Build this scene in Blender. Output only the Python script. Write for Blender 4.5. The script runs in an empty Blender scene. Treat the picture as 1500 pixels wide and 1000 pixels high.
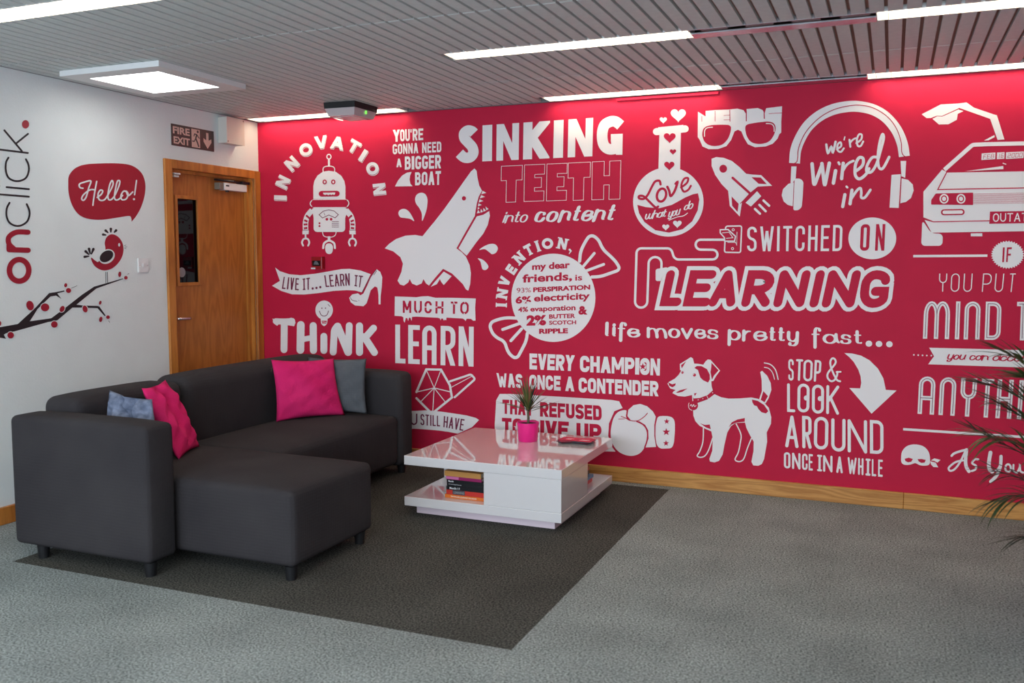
import bpy, bmesh, math, random
from math import sin, cos, pi, radians, hypot
from mathutils import Vector, Matrix
random.seed(7)
S = bpy.context.scene
COL = S.collection
# ------------------------------------------------------------------ camera
F_PX, YAW, PITCH, ROLL, EYE = 1334.1, .3942, .0876, .0011, 1.45
fw = Vector((-sin(YAW)*cos(PITCH), cos(YAW)*cos(PITCH), -sin(PITCH)))
rt = Vector((cos(YAW), sin(YAW), 0)); up = rt.cross(fw)
rt2 = rt*cos(ROLL)+up*sin(ROLL); up2 = up*cos(ROLL)-rt*sin(ROLL)
cam = bpy.data.cameras.new('camera'); co = bpy.data.objects.new('camera', cam); COL.objects.link(co)
co.matrix_world = Matrix(((rt2.x, up2.x, -fw.x, 0), (rt2.y, up2.y, -fw.y, 0), (rt2.z, up2.z, -fw.z, EYE), (0, 0, 0, 1)))
cam.sensor_width = 36; cam.lens = 36*F_PX/1500; cam.clip_start = .05; cam.clip_end = 100
cam.dof.use_dof = True; cam.dof.focus_distance = 5.9; cam.dof.aperture_fstop = 2.6
S.camera = co
# ------------------------------------------------------------------ world, light, exposure
w = bpy.data.worlds.new('world'); S.world = w; w.use_nodes = True
w.node_tree.nodes['Background'].inputs[0].default_value = (.75, .86, 1, 1)
w.node_tree.nodes['Background'].inputs[1].default_value = .8
S.view_settings.view_transform = 'Standard'; S.view_settings.look = 'None'
S.view_settings.exposure = 0; S.view_settings.gamma = 1; S.view_settings.use_curve_mapping = False

def area(name, loc, rot, sx, sy, power, col):
    l = bpy.data.lights.new(name, 'AREA'); l.shape = 'RECTANGLE'; l.size = sx; l.size_y = sy; l.energy = power; l.color = col
    o = bpy.data.objects.new(name, l); COL.objects.link(o); o.location = loc; o.rotation_euler = rot; return o
area('daylight_window', (-1.4, -1.9, 1.55), (radians(90), 0, 0), 5.4, 1.5, 250, (.74, .85, 1))
area('office_light', (-1.0, .9, 2.44), (0, 0, 0), 3.6, 1.6, 40, (1, .94, .87))
LAMP = 20.0      # strength of the ceiling tubes
# ------------------------------------------------------------------ room constants
D, L, H = 5.76, -4.495, 2.50      # mural wall y, left wall x, ceiling z
RX, BY = 5.2, -2.1                # right wall x, wall behind the camera y

def ray(x, y):
    return rt2*((x-750)/F_PX)+up2*(-(y-500)/F_PX)+fw
def hit(x, y, ax, v):
    d = ray(x, y); o = Vector((0, 0, EYE)); return o+d*((v-o[ax])/d[ax])
# ------------------------------------------------------------------ materials
MATS = {}
def srgb(c):
    return tuple(((v/255)/12.92 if v/255 <= .04045 else ((v/255+.055)/1.055)**2.4) for v in c)
def mat(name, rgb, rough=.6, metal=0, spec=.5, noise=0, nscale=20, bump=0, bscale=200, emit=None, stren=0, stretch=(1, 1, 1), coat=0, rgb2=None, sheen=0, obj_coord=True, trans=0, detail=3):
    if name in MATS: return MATS[name]
    m = bpy.data.materials.new(name); m.use_nodes = True; nt = m.node_tree; b = nt.nodes['Principled BSDF']
    c = srgb(rgb)
    b.inputs['Base Color'].default_value = (*c, 1); b.inputs['Roughness'].default_value = rough; b.inputs['Metallic'].default_value = metal
    b.inputs['Specular IOR Level'].default_value = spec; b.inputs['Coat Weight'].default_value = coat; b.inputs['Coat Roughness'].default_value = .02; b.inputs['Coat IOR'].default_value = 1.65
    b.inputs['Sheen Weight'].default_value = sheen; b.inputs['Transmission Weight'].default_value = trans
    if emit: b.inputs['Emission Color'].default_value = (*srgb(emit), 1); b.inputs['Emission Strength'].default_value = stren
    if noise or bump or rgb2:
        tc = nt.nodes.new('ShaderNodeTexCoord'); mp = nt.nodes.new('ShaderNodeMapping'); mp.inputs['Scale'].default_value = stretch
        nt.links.new(tc.outputs['Object'], mp.inputs[0])
    if noise or rgb2:
        n = nt.nodes.new('ShaderNodeTexNoise'); n.inputs['Scale'].default_value = nscale; n.inputs['Detail'].default_value = detail
        nt.links.new(mp.outputs[0], n.inputs['Vector'])
        r = nt.nodes.new('ShaderNodeValToRGB'); r.color_ramp.elements[0].position = .3; r.color_ramp.elements[1].position = .7
        a = c if rgb2 else tuple(v*(1-noise) for v in c); d = srgb(rgb2) if rgb2 else tuple(min(1, v*(1+noise)) for v in c)
        r.color_ramp.elements[0].color = (*a, 1); r.color_ramp.elements[1].color = (*d, 1)
        nt.links.new(n.outputs[0], r.inputs[0]); nt.links.new(r.outputs[0], b.inputs['Base Color'])
    if bump:
        n = nt.nodes.new('ShaderNodeTexNoise'); n.inputs['Scale'].default_value = bscale; n.inputs['Detail'].default_value = 3
        nt.links.new(mp.outputs[0], n.inputs['Vector'])
        bp = nt.nodes.new('ShaderNodeBump'); bp.inputs['Strength'].default_value = bump; bp.inputs['Distance'].default_value = .004
        nt.links.new(n.outputs[0], bp.inputs['Height']); nt.links.new(bp.outputs[0], b.inputs['Normal'])
    MATS[name] = m; return m
def wood(name, a, b_, scale=(3, 3, .35), rough=.4, rings=9):
    m = bpy.data.materials.new(name); m.use_nodes = True; nt = m.node_tree; b = nt.nodes['Principled BSDF']
    tc = nt.nodes.new('ShaderNodeTexCoord'); mp = nt.nodes.new('ShaderNodeMapping'); mp.inputs['Scale'].default_value = scale
    n = nt.nodes.new('ShaderNodeTexNoise'); n.inputs['Scale'].default_value = 2.2; n.inputs['Detail'].default_value = 2
    mu = nt.nodes.new('ShaderNodeMath'); mu.operation = 'MULTIPLY'; mu.inputs[1].default_value = rings
    fr = nt.nodes.new('ShaderNodeMath'); fr.operation = 'PINGPONG'; fr.inputs[1].default_value = .5
    g = nt.nodes.new('ShaderNodeTexNoise'); g.inputs['Scale'].default_value = 40; g.inputs['Detail'].default_value = 4
    ad = nt.nodes.new('ShaderNodeMath'); ad.operation = 'MULTIPLY_ADD'; ad.inputs[1].default_value = .5
    r = nt.nodes.new('ShaderNodeValToRGB'); r.color_ramp.elements[0].position = .15; r.color_ramp.elements[1].position = .85
    r.color_ramp.elements[0].color = (*srgb(a), 1); r.color_ramp.elements[1].color = (*srgb(b_), 1)
    k = nt.links.new
    k(tc.outputs['Object'], mp.inputs[0]); k(mp.outputs[0], n.inputs['Vector']); k(mp.outputs[0], g.inputs['Vector'])
    k(n.outputs[0], mu.inputs[0]); k(mu.outputs[0], fr.inputs[0]); k(g.outputs[0], ad.inputs[0]); k(fr.outputs[0], ad.inputs[2])
    k(ad.outputs[0], r.inputs[0]); k(r.outputs[0], b.inputs['Base Color']); b.inputs['Roughness'].default_value = rough
    MATS[name] = m; return m
def weave(name, a, b_, scale=420, rough=.95, sheen=.2):
    m = mat(name, a, rough, rgb2=b_, nscale=3, sheen=0, bump=.0, detail=2)
    nt = m.node_tree; b = nt.nodes['Principled BSDF']
    tc = [n for n in nt.nodes if n.type == 'TEX_COORD'][0]
    wv = []
    for ax in ('X', 'Z', 'Y'):
        q = nt.nodes.new('ShaderNodeTexWave'); q.bands_direction = ax; q.inputs['Scale'].default_value = scale/20; q.inputs['Distortion'].default_value = 2.5
        q.inputs['Detail Scale'].default_value = 2
        nt.links.new(tc.outputs['Object'], q.inputs['Vector']); wv.append(q)
    s1 = nt.nodes.new('ShaderNodeMath'); s1.operation = 'ADD'; nt.links.new(wv[0].outputs[1], s1.inputs[0]); nt.links.new(wv[1].outputs[1], s1.inputs[1])
    s2 = nt.nodes.new('ShaderNodeMath'); s2.operation = 'ADD'; nt.links.new(s1.outputs[0], s2.inputs[0]); nt.links.new(wv[2].outputs[1], s2.inputs[1])
    bp = nt.nodes.new('ShaderNodeBump'); bp.inputs['Strength'].default_value = .18; bp.inputs['Distance'].default_value = .002
    nt.links.new(s2.outputs[0], bp.inputs['Height']); nt.links.new(bp.outputs[0], b.inputs['Normal'])
    b.inputs['Specular IOR Level'].default_value = .2
    return m
def carpet(name, a, b_, sc=120):
    m = mat(name, a, 1, spec=.1, rgb2=b_, nscale=sc, bump=.6, bscale=260, detail=4)
    nt = m.node_tree
    rp = [n for n in nt.nodes if n.type == 'VALTORGB'][0]; rp.color_ramp.elements[0].position = .34; rp.color_ramp.elements[1].position = .66
    # slow mottling and tile to tile change on top of the flecks
    n = nt.nodes.new('ShaderNodeTexNoise'); n.inputs['Scale'].default_value = 2.5; n.inputs['Detail'].default_value = 4
    ge = nt.nodes.new('ShaderNodeNewGeometry'); nt.links.new(ge.outputs['Position'], n.inputs['Vector'])
    oi = nt.nodes.new('ShaderNodeObjectInfo')
    mr = nt.nodes.new('ShaderNodeMapRange'); mr.inputs[1].default_value = .3; mr.inputs[2].default_value = .7; mr.inputs[3].default_value = .84; mr.inputs[4].default_value = 1.12
    nt.links.new(n.outputs[0], mr.inputs[0])
    m2 = nt.nodes.new('ShaderNodeMapRange'); m2.inputs[3].default_value = .965; m2.inputs[4].default_value = 1.03; nt.links.new(oi.outputs['Random'], m2.inputs[0])
    mu = nt.nodes.new('ShaderNodeMath'); mu.operation = 'MULTIPLY'; nt.links.new(mr.outputs[0], mu.inputs[0]); nt.links.new(m2.outputs[0], mu.inputs[1])
    vm = nt.nodes.new('ShaderNodeVectorMath'); vm.operation = 'SCALE'
    b = nt.nodes['Principled BSDF']; src = b.inputs['Base Color'].links[0].from_socket
    nt.links.new(src, vm.inputs[0]); nt.links.new(mu.outputs[0], vm.inputs['Scale']); nt.links.new(vm.outputs[0], b.inputs['Base Color'])
    return m
M_WHITE = mat('white_wall_paint', (222, 228, 226), .8, bump=.25, bscale=90, noise=.02, nscale=5)
M_RED = mat('mural_crimson', (194, 31, 64), .6, spec=.15, noise=.03, nscale=6)
M_PRINT = mat('mural_white', (240, 233, 230), .6, spec=.15)
M_BLACKV = mat('black_vinyl', (28, 24, 28), .5)
M_REDV = mat('red_vinyl', (158, 18, 42), .5)
M_OFFW = mat('white_vinyl', (222, 228, 226), .6)
M_DKRED = mat('plum_print', (120, 16, 60), .5)
M_OAK = wood('oak_veneer', (156, 92, 34), (184, 116, 48), scale=(1.2, 3.2, .5))
M_OAKF = wood('oak_frame', (158, 90, 28), (204, 132, 56), scale=(3, 3, .3), rings=5)
M_OAKB = wood('oak_skirting', (170, 108, 44), (214, 156, 84), scale=(.5, 4, 6), rings=8)
M_GLOSS = mat('white_gloss_lacquer', (226, 222, 220), .06, spec=.7, coat=1)
M_CHAR = weave('charcoal_weave', (50, 47, 49), (58, 55, 56))
M_FOOT = mat('black_plastic_foot', (20, 20, 22), .5)
M_PINK = weave('pink_faux_suede', (206, 28, 98), (226, 46, 116), scale=700)
M_GREYC = weave('grey_linen', (84, 88, 92), (98, 102, 106))
M_BLUEC = mat('mottled_blue_fabric', (72, 82, 104), .9, rgb2=(132, 142, 164), nscale=26, bump=.4, bscale=300, detail=6)
M_PLANK = mat('ceiling_metal_plank', (204, 209, 205), .55, noise=.04, nscale=30)
M_VOID = mat('ceiling_void', (118, 92, 84), .9)
M_METAL = mat('brushed_aluminium', (205, 205, 208), .25, metal=.9)
M_LOUV = mat('bright_louvre', (240, 240, 240), .2, metal=.6)
M_TUBE = mat('lamp_light', (255, 255, 250), .5, emit=(255, 234, 206), stren=LAMP)
M_PANEL = mat('panel_light', (255, 255, 255), .5, emit=(255, 254, 250), stren=5.5)
M_PLAS = mat('white_plastic', (226, 226, 224), .35)
M_GLASSD = mat('dark_door_glass', (8, 8, 10), .03, spec=.25)
C_LIGHT = carpet('pale_grey_carpet', (84, 90, 88), (172, 180, 177))
C_DARK = carpet('dark_grey_carpet', (30, 30, 28), (100, 99, 92))
M_SUB = mat('carpet_backing', (60, 60, 58), 1)

# ------------------------------------------------------------------ object helpers
def link(name, me, parent=None):
    o = bpy.data.objects.new(name, me); COL.objects.link(o)
    if parent: o.parent = parent
    return o
def tag(o, label=None, cat=None, group=None, kind=None):
    if label: o['label'] = label
    if cat: o['category'] = cat
    if group: o['group'] = group
    if kind: o['kind'] = kind
    return o
def empty(name, loc=(0, 0, 0), rz=0):
    o = link(name, None); o.location = loc; o.rotation_euler.z = rz; o.empty_display_size = .1; return o
def fin(bm, name, m, parent=None, smooth=False, loc=None):
    me = bpy.data.meshes.new(name); bm.normal_update(); bm.to_mesh(me); bm.free()
    for mm in (m if isinstance(m, (list, tuple)) else [m]): me.materials.append(mm)
    if smooth:
        for p in me.polygons: p.use_smooth = True
    o = link(name, me, parent)
    if loc: o.location = loc
    return o
def bbox(bm, x0, x1, y0, y1, z0, z1, bev=0, seg=2, mi=0):
    r = bmesh.ops.create_cube(bm, size=1); vs = r['verts']
    for v in vs: v.co = Vector(((x0+x1)/2+v.co.x*(x1-x0), (y0+y1)/2+v.co.y*(y1-y0), (z0+z1)/2+v.co.z*(z1-z0)))
    fs = list({f for v in vs for f in v.link_faces})
    for f in fs: f.material_index = mi
    if bev:
        es = list({e for v in vs for e in v.link_edges})
        bmesh.ops.bevel(bm, geom=es, offset=bev, segments=seg, affect='EDGES', profile=.5, clamp_overlap=True)
    return bm
def box(name, m, x0, x1, y0, y1, z0, z1, parent=None, bev=0, seg=2, smooth=False):
    bm = bmesh.new(); bbox(bm, x0, x1, y0, y1, z0, z1, bev, seg); return fin(bm, name, m, parent, smooth)
def lathe(name, m, prof, parent=None, n=32, loc=None, smooth=True):
    bm = bmesh.new(); rings = []
    for r, z in prof:
        rings.append([bm.verts.new((r*cos(2*pi*i/n), r*sin(2*pi*i/n), z)) for i in range(n)])
    for a, b in zip(rings, rings[1:]):
        for i in range(n): bm.faces.new((a[i], a[(i+1) % n], b[(i+1) % n], b[i]))
    if prof[0][0] > 1e-4: bm.faces.new(rings[0][::-1])
    if prof[-1][0] > 1e-4: bm.faces.new(rings[-1])
    o = fin(bm, name, m, parent, smooth, loc)
    return o
def tube(bm, pts, r, n=8, r2=None):
    pts = [Vector(p) for p in pts]; rings = []
    for i, p in enumerate(pts):
        t = (pts[min(i+1, len(pts)-1)]-pts[max(i-1, 0)]).normalized()
        a = t.cross(Vector((0, 0, 1)));
        if a.length < .1: a = t.cross(Vector((1, 0, 0)))
        a.normalize(); b = t.cross(a); rr = r if r2 is None else r+(r2-r)*i/(len(pts)-1)
        rings.append([bm.verts.new(p+(a*cos(2*pi*k/n)+b*sin(2*pi*k/n))*rr) for k in range(n)])
    for a, b in zip(rings, rings[1:]):
        for k in range(n): bm.faces.new((a[k], a[(k+1) % n], b[(k+1) % n], b[k]))
    bm.faces.new(rings[0][::-1]); bm.faces.new(rings[-1])

# ================================================================== STRUCTURE
# mural wall
wb = box('wall_back', M_RED, L, RX, D, D+.12, 0, H+.1); tag(wb, 'crimson feature wall covered with white mural graphics and lettering', kind='structure')
# left wall with a door opening
DY0, DY1, DZ = 4.80, 5.735, 2.10
bm = bmesh.new(); bbox(bm, L-.14, L, BY, DY0, 0, H+.1); bbox(bm, L-.14, L, DY0, DY1, DZ, H+.1); bbox(bm, L-.14, L, DY1, D+.12, 0, H+.1)
wl = fin(bm, 'wall_left', M_WHITE); tag(wl, 'white painted wall with black and red wall stickers and an oak door', kind='structure')
tag(box('wall_right', M_WHITE, RX, RX+.12, BY, D+.12, 0, H+.1), kind='structure')
# wall behind the camera with a wide window band
bm = bmesh.new(); bbox(bm, L, RX, BY-.14, BY, 0, .78); bbox(bm, L, RX, BY-.14, BY, 2.35, H+.1); bbox(bm, L, L+.5, BY-.14, BY, .78, 2.35); bbox(bm, 1.6, RX, BY-.14, BY, .78, 2.35)
tag(fin(bm, 'wall_front', M_WHITE), kind='structure')
# ceiling slab above the planks
ce = box('ceiling', M_VOID, L-.14, RX+.12, BY-.14, D+.12, H+.09, H+.2); tag(ce, 'suspended ceiling of narrow grey metal planks with dark gaps', kind='structure')
# floor
fl = box('floor', M_SUB, L-.14, RX+.12, BY-.14, D+.12, -.12, -.0045); tag(fl, 'carpet tile floor, pale grey with a dark grey square under the sofa and table', kind='structure')
T = .5236; TX0, TY0 = -1.268, 3.045
bm = bmesh.new(); bbox(bm, 0, T-.0006, 0, T-.0006, -.004, 0); me_t = []
for m in (C_LIGHT, C_DARK):
    me = bpy.data.meshes.new('carpet_tile'); bm.to_mesh(me); me.materials.append(m); me_t.append(me)
bm.free()
rest = bmesh.new()
for i in range(-7, 9):
    for j in range(-10, 6):
        x, y = TX0+i*T, TY0+j*T
        x1, y1 = min(x+T-.0012, RX), min(y+T-.0012, D)
        xx0, yy0 = max(x, L), max(y, BY)
        if x1-xx0 < .02 or y1-yy0 < .02: continue
        dark = (-5 <= i < 0 and 0 <= j < 5)
        full = abs(x1-xx0-T) < .003 and abs(y1-yy0-T) < .003
        if j < -3 or i > 6:
            bbox(rest, xx0, x1, yy0, y1, -.004, 0); continue
        if full: o = link('carpet_tile', me_t[1 if dark else 0], fl); o.location = (x, y, 0)
        else:
            b2 = bmesh.new(); bbox(b2, 0, x1-xx0, 0, y1-yy0, -.004, 0); o = fin(b2, 'carpet_tile', C_DARK if dark else C_LIGHT, fl, loc=(xx0, yy0, 0))
        o['label'] = 'dark grey carpet tile' if dark else 'pale grey carpet tile'
o = fin(rest, 'carpet_tile', C_LIGHT, fl); o['kind'] = 'stuff'
# skirting boards (lengths with a butt joint)
sk = empty('baseboard_back', (0, 0, 0)); tag(sk, 'oak skirting board along the foot of the crimson wall', kind='structure')
def plank_board(n, x0, x1, par, m=M_OAKB):
    bm = bmesh.new(); bbox(bm, x0, x1, D-.022, D, 0, .097, .003, 1); return fin(bm, n, m, par)
for a, b in ((-4.49, -2.2), (-2.1985, .108), (.1095, 2.4), (2.4015, RX)): plank_board('board', a, b, sk)
sk = empty('baseboard_left'); tag(sk, 'oak skirting board along the foot of the white wall', kind='structure')
bm = bmesh.new(); bbox(bm, L, L+.022, BY, 2.2, 0, .097, .003, 1); fin(bm, 'board', M_OAKF, sk)
bm = bmesh.new(); bbox(bm, L, L+.022, 2.202, 4.76, 0, .097, .003, 1); fin(bm, 'board', M_OAKF, sk)

# ceiling planks -----------------------------------------------------
P = .0727; GAP = .0155
trough_rows = [(5.585, 5.735), (4.24, 4.385), (2.80, 2.95)]
lit = {0: [(-4.46, -3.18), (-2.12, -.99), (-.17, 1.03)], 1: [(-2.145, -.895), (-.10, 1.10)], 2: [(-3.95, -2.70)]}
rail = {0: [(-.99, -.17)], 1: [(-.895, -.10)], 2: []}
def plank_bm(bm, x, y0, y1):
    bbox(bm, x, x+P-GAP, y0, y1, H, H+.014)
    for k in (0, 1): bbox(bm, x+k*(P-GAP-.001), x+k*(P-GAP-.001)+.001, y0, y1, H+.014, H+.018)
rows = [(5.010, 5.583, 0), (4.387, 5.000, 1), (3.594, 4.238, 1), (2.952, 3.584, 1), (2.20, 2.798, 0), (1.45, 2.19, 0), (-.6, 1.44, 0), (BY, -.61, 0)]
x_ref = -4.488
stuff = bmesh.new(); cache = {}
ncol = int((RX-x_ref)/P)
cnt = 0
for r, (y0, y1, single) in enumerate(rows):
    for c in range(ncol):
        x = x_ref+c*P
        if single and cnt < 290 and hit(1560, 60, 2, H).x > x > -99 and (x < .62):
            cnt += 1
            if r not in cache:
                b2 = bmesh.new(); plank_bm(b2, 0, 0, y1-y0); me = bpy.data.meshes.new('plank'); b2.to_mesh(me); b2.free(); me.materials.append(M_PLANK); cache[r] = me
            o = link('plank', cache[r], ce); o.location = (x, y0, 0)
        else: plank_bm(stuff, x, y0, y1)
# strips between the light fittings
for k, (y0, y1) in enumerate(trough_rows):
    for c in range(ncol):
        x = x_ref+c*P
        if any(a-.06 < x < b+.005 for a, b in lit[k]+rail[k]): continue
        plank_bm(stuff, x, y0+.001, y1-.001)
o = fin(stuff, 'plank', M_PLANK, ce); o['kind'] = 'stuff'
for y0, y1 in ((BY, 2.79), (2.96, 4.23), (4.395, 5.575)): box('backing_panel', mat('ceiling_backing', (168, 124, 110), .9), L, RX, y0, y1, H+.0185, H+.024, ce)
box('edge_trim', mat('grey_edge_trim', (120, 116, 116), .5), L, RX, D-.022, D, H-.004, H+.03, ce)
box('edge_trim', MATS['grey_edge_trim'], L, L+.006, BY, D-.022, H-.002, H+.03, ce)

# light fittings ------------------------------------------------------
def fitting(x0, x1, y0, y1, label, power=1):
    t = empty('ceiling_light', ((x0+x1)/2, (y0+y1)/2, H)); tag(t, label, 'ceiling light', 'recessed linear ceiling lights')
    hx, hy = (x1-x0)/2, (y1-y0)/2
    bm = bmesh.new()
    bbox(bm, -hx, hx, -hy, -hy+.004, -.001, .085); bbox(bm, -hx, hx, hy-.004, hy, -.001, .085)
    bbox(bm, -hx, -hx+.004, -hy, hy, -.001, .085); bbox(bm, hx-.004, hx, -hy, hy, -.001, .085); bbox(bm, -hx, hx, -hy, hy, .081, .085)
    fin(bm, 'housing', mat('white_reflector', (240, 240, 236), .3), t)
    bm = bmesh.new(); bbox(bm, -hx+.03, hx-.03, -.022, .022, .046, .066, .006, 2); fin(bm, 'lamp', M_TUBE, t)
    n = 15
    bm = bmesh.new(); bbox(bm, -.0015, .0015, -hy+.005, hy-.005, .0, .034); me = bpy.data.meshes.new('louvre_blade'); bm.to_mesh(me); bm.free(); me.materials.append(M_LOUV)
    for i in range(n):
        b = link('louvre_blade', me, t); b.location = (-hx+(i+.6)*(2*hx/n), 0, 0)
    return t
labs = {(0, 0): 'recessed strip light at the corner above the oak door', (0, 1): 'recessed strip light above the large lettering and flask on the crimson wall', (0, 2): 'recessed louvred strip light above the car graphic at the wall',
        (1, 0): 'recessed strip light in mid ceiling, a row in from the crimson wall', (1, 1): 'recessed louvred light at the top right, a row in from the wall', (2, 0): 'recessed strip light at the top left of the photo, nearest the camera'}
for k, segs in lit.items():
    for q, (a, b) in enumerate(segs): fitting(a, b, *trough_rows[k], labs[(k, q)])
for k, segs in rail.items():
    for a, b in segs:
        t = empty('ceiling_light', ((a+b)/2, sum(trough_rows[k])/2, H)); tag(t, ('unlit aluminium light trough against the crimson wall' if k == 0 else 'unlit aluminium light trough in mid ceiling with brown slots'), 'light trough')
        hx, hy = (b-a)/2, (trough_rows[k][1]-trough_rows[k][0])/2
        bm = bmesh.new(); bbox(bm, -hx, hx, -hy, -hy+.004, -.001, .05); bbox(bm, -hx, hx, -.012, hy, -.006, .0); bbox(bm, -hx, hx, -hy, hy, .046, .05); fin(bm, 'housing', M_METAL, t)
        for s in range(4): box('slot_cover', mat('brown_slot', (110, 60, 55), .6), -hx+.05+s*.2, -hx+.17+s*.2, -hy+.01, -.02, .002, .006, t)
# LED panel
t = empty('ceiling_panel_light', (-3.945, 4.15, H)); tag(t, 'square surface-mounted panel light hanging just below the ceiling near the white wall', 'ceiling light')
bm = bmesh.new(); z0 = -.031
for a in ((-.355, .355, -.35, -.243), (-.355, .355, .243, .35), (-.355, -.25, -.243, .243), (.25, .355, -.243, .243)): bbox(bm, *a, z0, -.012)
bbox(bm, -.355, .355, -.35, .35, -.012, -.001); fin(bm, 'frame', M_PLAS, t)
box('diffuser', M_PANEL, -.25, .25, -.243, .243, z0+.003, -.0125, t)

# ================================================================== SOFA
sofa = empty('corner_sofa', (-3.5, 4.3, 0)); tag(sofa, 'charcoal fabric corner sofa with chaise and short black feet', 'sofa')
inv = sofa.matrix_world
def soft(name, x0, x1, y0, y1, z0, z1, bev, parent=sofa, m=M_CHAR, crown=.012, only_top=True):
    """upholstered block: subdivided box whose faces swell a little, soft edges"""
    ox, oy = parent.location.x, parent.location.y
    bm = bmesh.new(); nx, ny, nz = [max(2, int(d/.07)) for d in (x1-x0, y1-y0, z1-z0)]
    r = bmesh.ops.create_cube(bm, size=1)
    for v in bm.verts: v.co = Vector((v.co.x*(x1-x0), v.co.y*(y1-y0), v.co.z*(z1-z0)))
    bmesh.ops.bevel(bm, geom=bm.edges[:], offset=bev, segments=5, affect='EDGES', profile=.5, clamp_overlap=True)
    bmesh.ops.bisect_plane
    for ax, (h, n) in enumerate(((x1-x0, nx), (y1-y0, ny), (z1-z0, nz))):
        for k in range(1, n):
            co_ = [0, 0, 0]; co_[ax] = (-.5+k/n)*h; no = [0, 0, 0]; no[ax] = 1
            bmesh.ops.bisect_plane(bm, geom=bm.verts[:]+bm.edges[:]+bm.faces[:], plane_co=co_, plane_no=no, dist=1e-5)
    hx, hy, hz = (x1-x0)/2, (y1-y0)/2, (z1-z0)/2
    for v in bm.verts:
        u, q, s = v.co.x/hx, v.co.y/hy, v.co.z/hz
        if s > .6: v.co.z += crown*(1-u**4)*(1-q**4)
        if s > -.95:
            v.co.x += .35*crown*u*(1-q**4)*(1-s**4); v.co.y += .35*crown*q*(1-u**4)*(1-s**4)
        v.co += Vector(((x0+x1)/2-ox, (y0+y1)/2-oy, (z0+z1)/2))
    o = fin(bm, name, m, parent, True); return o
soft('backrest', -3.945, -3.70, 3.292, 4.03, .065, .765, .05)
soft('backrest', -3.955, -3.695, 4.034, 5.49, .065, .785, .07)
soft('armrest', -3.945, -3.082, 3.105, 3.288, .065, .70, .028)
soft('armrest', -3.69, -3.02, 5.305, 5.49, .065, .695, .042)
soft('seat', -3.695, -3.03, 4.008, 5.302, .085, .415, .04, crown=.02)
soft('chaise_seat', -3.695, -2.445, 3.318, 4.003, .065, .418, .032, crown=.018)
for x, y in ((-3.80, 3.15), (-3.12, 3.15), (-2.49, 3.36), (-2.49, 3.94), (-3.08, 5.42), (-3.88, 5.42), (-3.08, 4.1)):
    bm = bmesh.new(); bmesh.ops.create_cone(bm, cap_ends=True, segments=20, radius1=.024, radius2=.03, depth=.066)
    for v in bm.verts: v.co += Vector((x+3.5, y-4.3, .033))
    fin(bm, 'foot', M_FOOT, sofa)

def cushion(name, bl, br, tr, tl, th, m, label, seed, fold=.004, pinch=.07, crease=None):
    rnd = random.Random(seed); bl, br, tr, tl = map(Vector, (bl, br, tr, tl)); n = 26
    c = (bl+br+tr+tl)/4; nor = (br-bl).cross(tl-bl).normalized()
    bm = bmesh.new(); grid = {}
    ph = [rnd.uniform(0, 6) for _ in range(8)]
    for s in (0, 1):
        for i in range(n+1):
            for j in range(n+1):
                a, b = 2*i/n-1, 2*j/n-1
                edge = i in (0, n) or j in (0, n)
                if s and edge: grid[s, i, j] = grid[0, i, j]; continue
                aa = a*(1-pinch*(1-b*b)*abs(a)); bb = b*(1-pinch*(1-a*a)*abs(b))
                u, v = (aa+1)/2, (bb+1)/2
                p = (bl*(1-u)+br*u)*(1-v)+(tl*(1-u)+tr*u)*v
                h = th*((1-a*a)**.55)*((1-b*b)**.55)
                wr = fold*(sin(7*a+5*b+ph[0])+sin(11*b-6*a+ph[1])+.7*sin(17*a+ph[2])*sin(13*b+ph[3]))*min(1, (1-a*a)*3)*min(1, (1-b*b)*3)
                if crease: h -= crease[2]*math.exp(-((a-crease[0])**2*18+(b-crease[1])**2*3))
                p = p+nor*((h+wr)*(1 if s else -1))
                grid[s, i, j] = bm.verts.new(p-c)
    for s in (0, 1):
        for i in range(n):
            for j in range(n):
                q = [grid[s, i, j], grid[s, i+1, j], grid[s, i+1, j+1], grid[s, i, j+1]]
                bm.faces.new(q if s else q[::-1])
    o = fin(bm, name, m, None, True, loc=c); tag(o, label, 'cushion', 'scatter cushions on the sofa'); return o
cushion('scatter_cushion', (-3.59, 4.72, .43), (-3.33, 5.11, .43), (-3.445, 5.16, .80), (-3.665, 4.78, .82), .062, M_PINK, 'bright pink square cushion at the far end of the sofa', 3)
cushion('scatter_cushion', (-3.63, 5.12, .43), (-3.215, 5.20, .43), (-3.24, 5.245, .80), (-3.66, 5.17, .80), .045, M_GREYC, 'dark grey cushion half hidden behind the pink one at the far arm', 5)
cushion('scatter_cushion', (-3.352, 3.60, .43), (-3.50, 3.92, .43), (-3.615, 3.80, .81), (-3.535, 3.55, .80), .058, M_PINK, 'bright pink crumpled cushion slumped behind the near armrest', 8, fold=.006, crease=(-.1, .3, .05))
cushion('scatter_cushion', (-3.66, 3.365, .43), (-3.26, 3.40, .43), (-3.38, 3.46, .765), (-3.64, 3.44, .80), .045, M_BLUEC, 'mottled blue-grey cushion peeking over the near armrest', 9, fold=.010, crease=(0, .8, .06))

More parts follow.
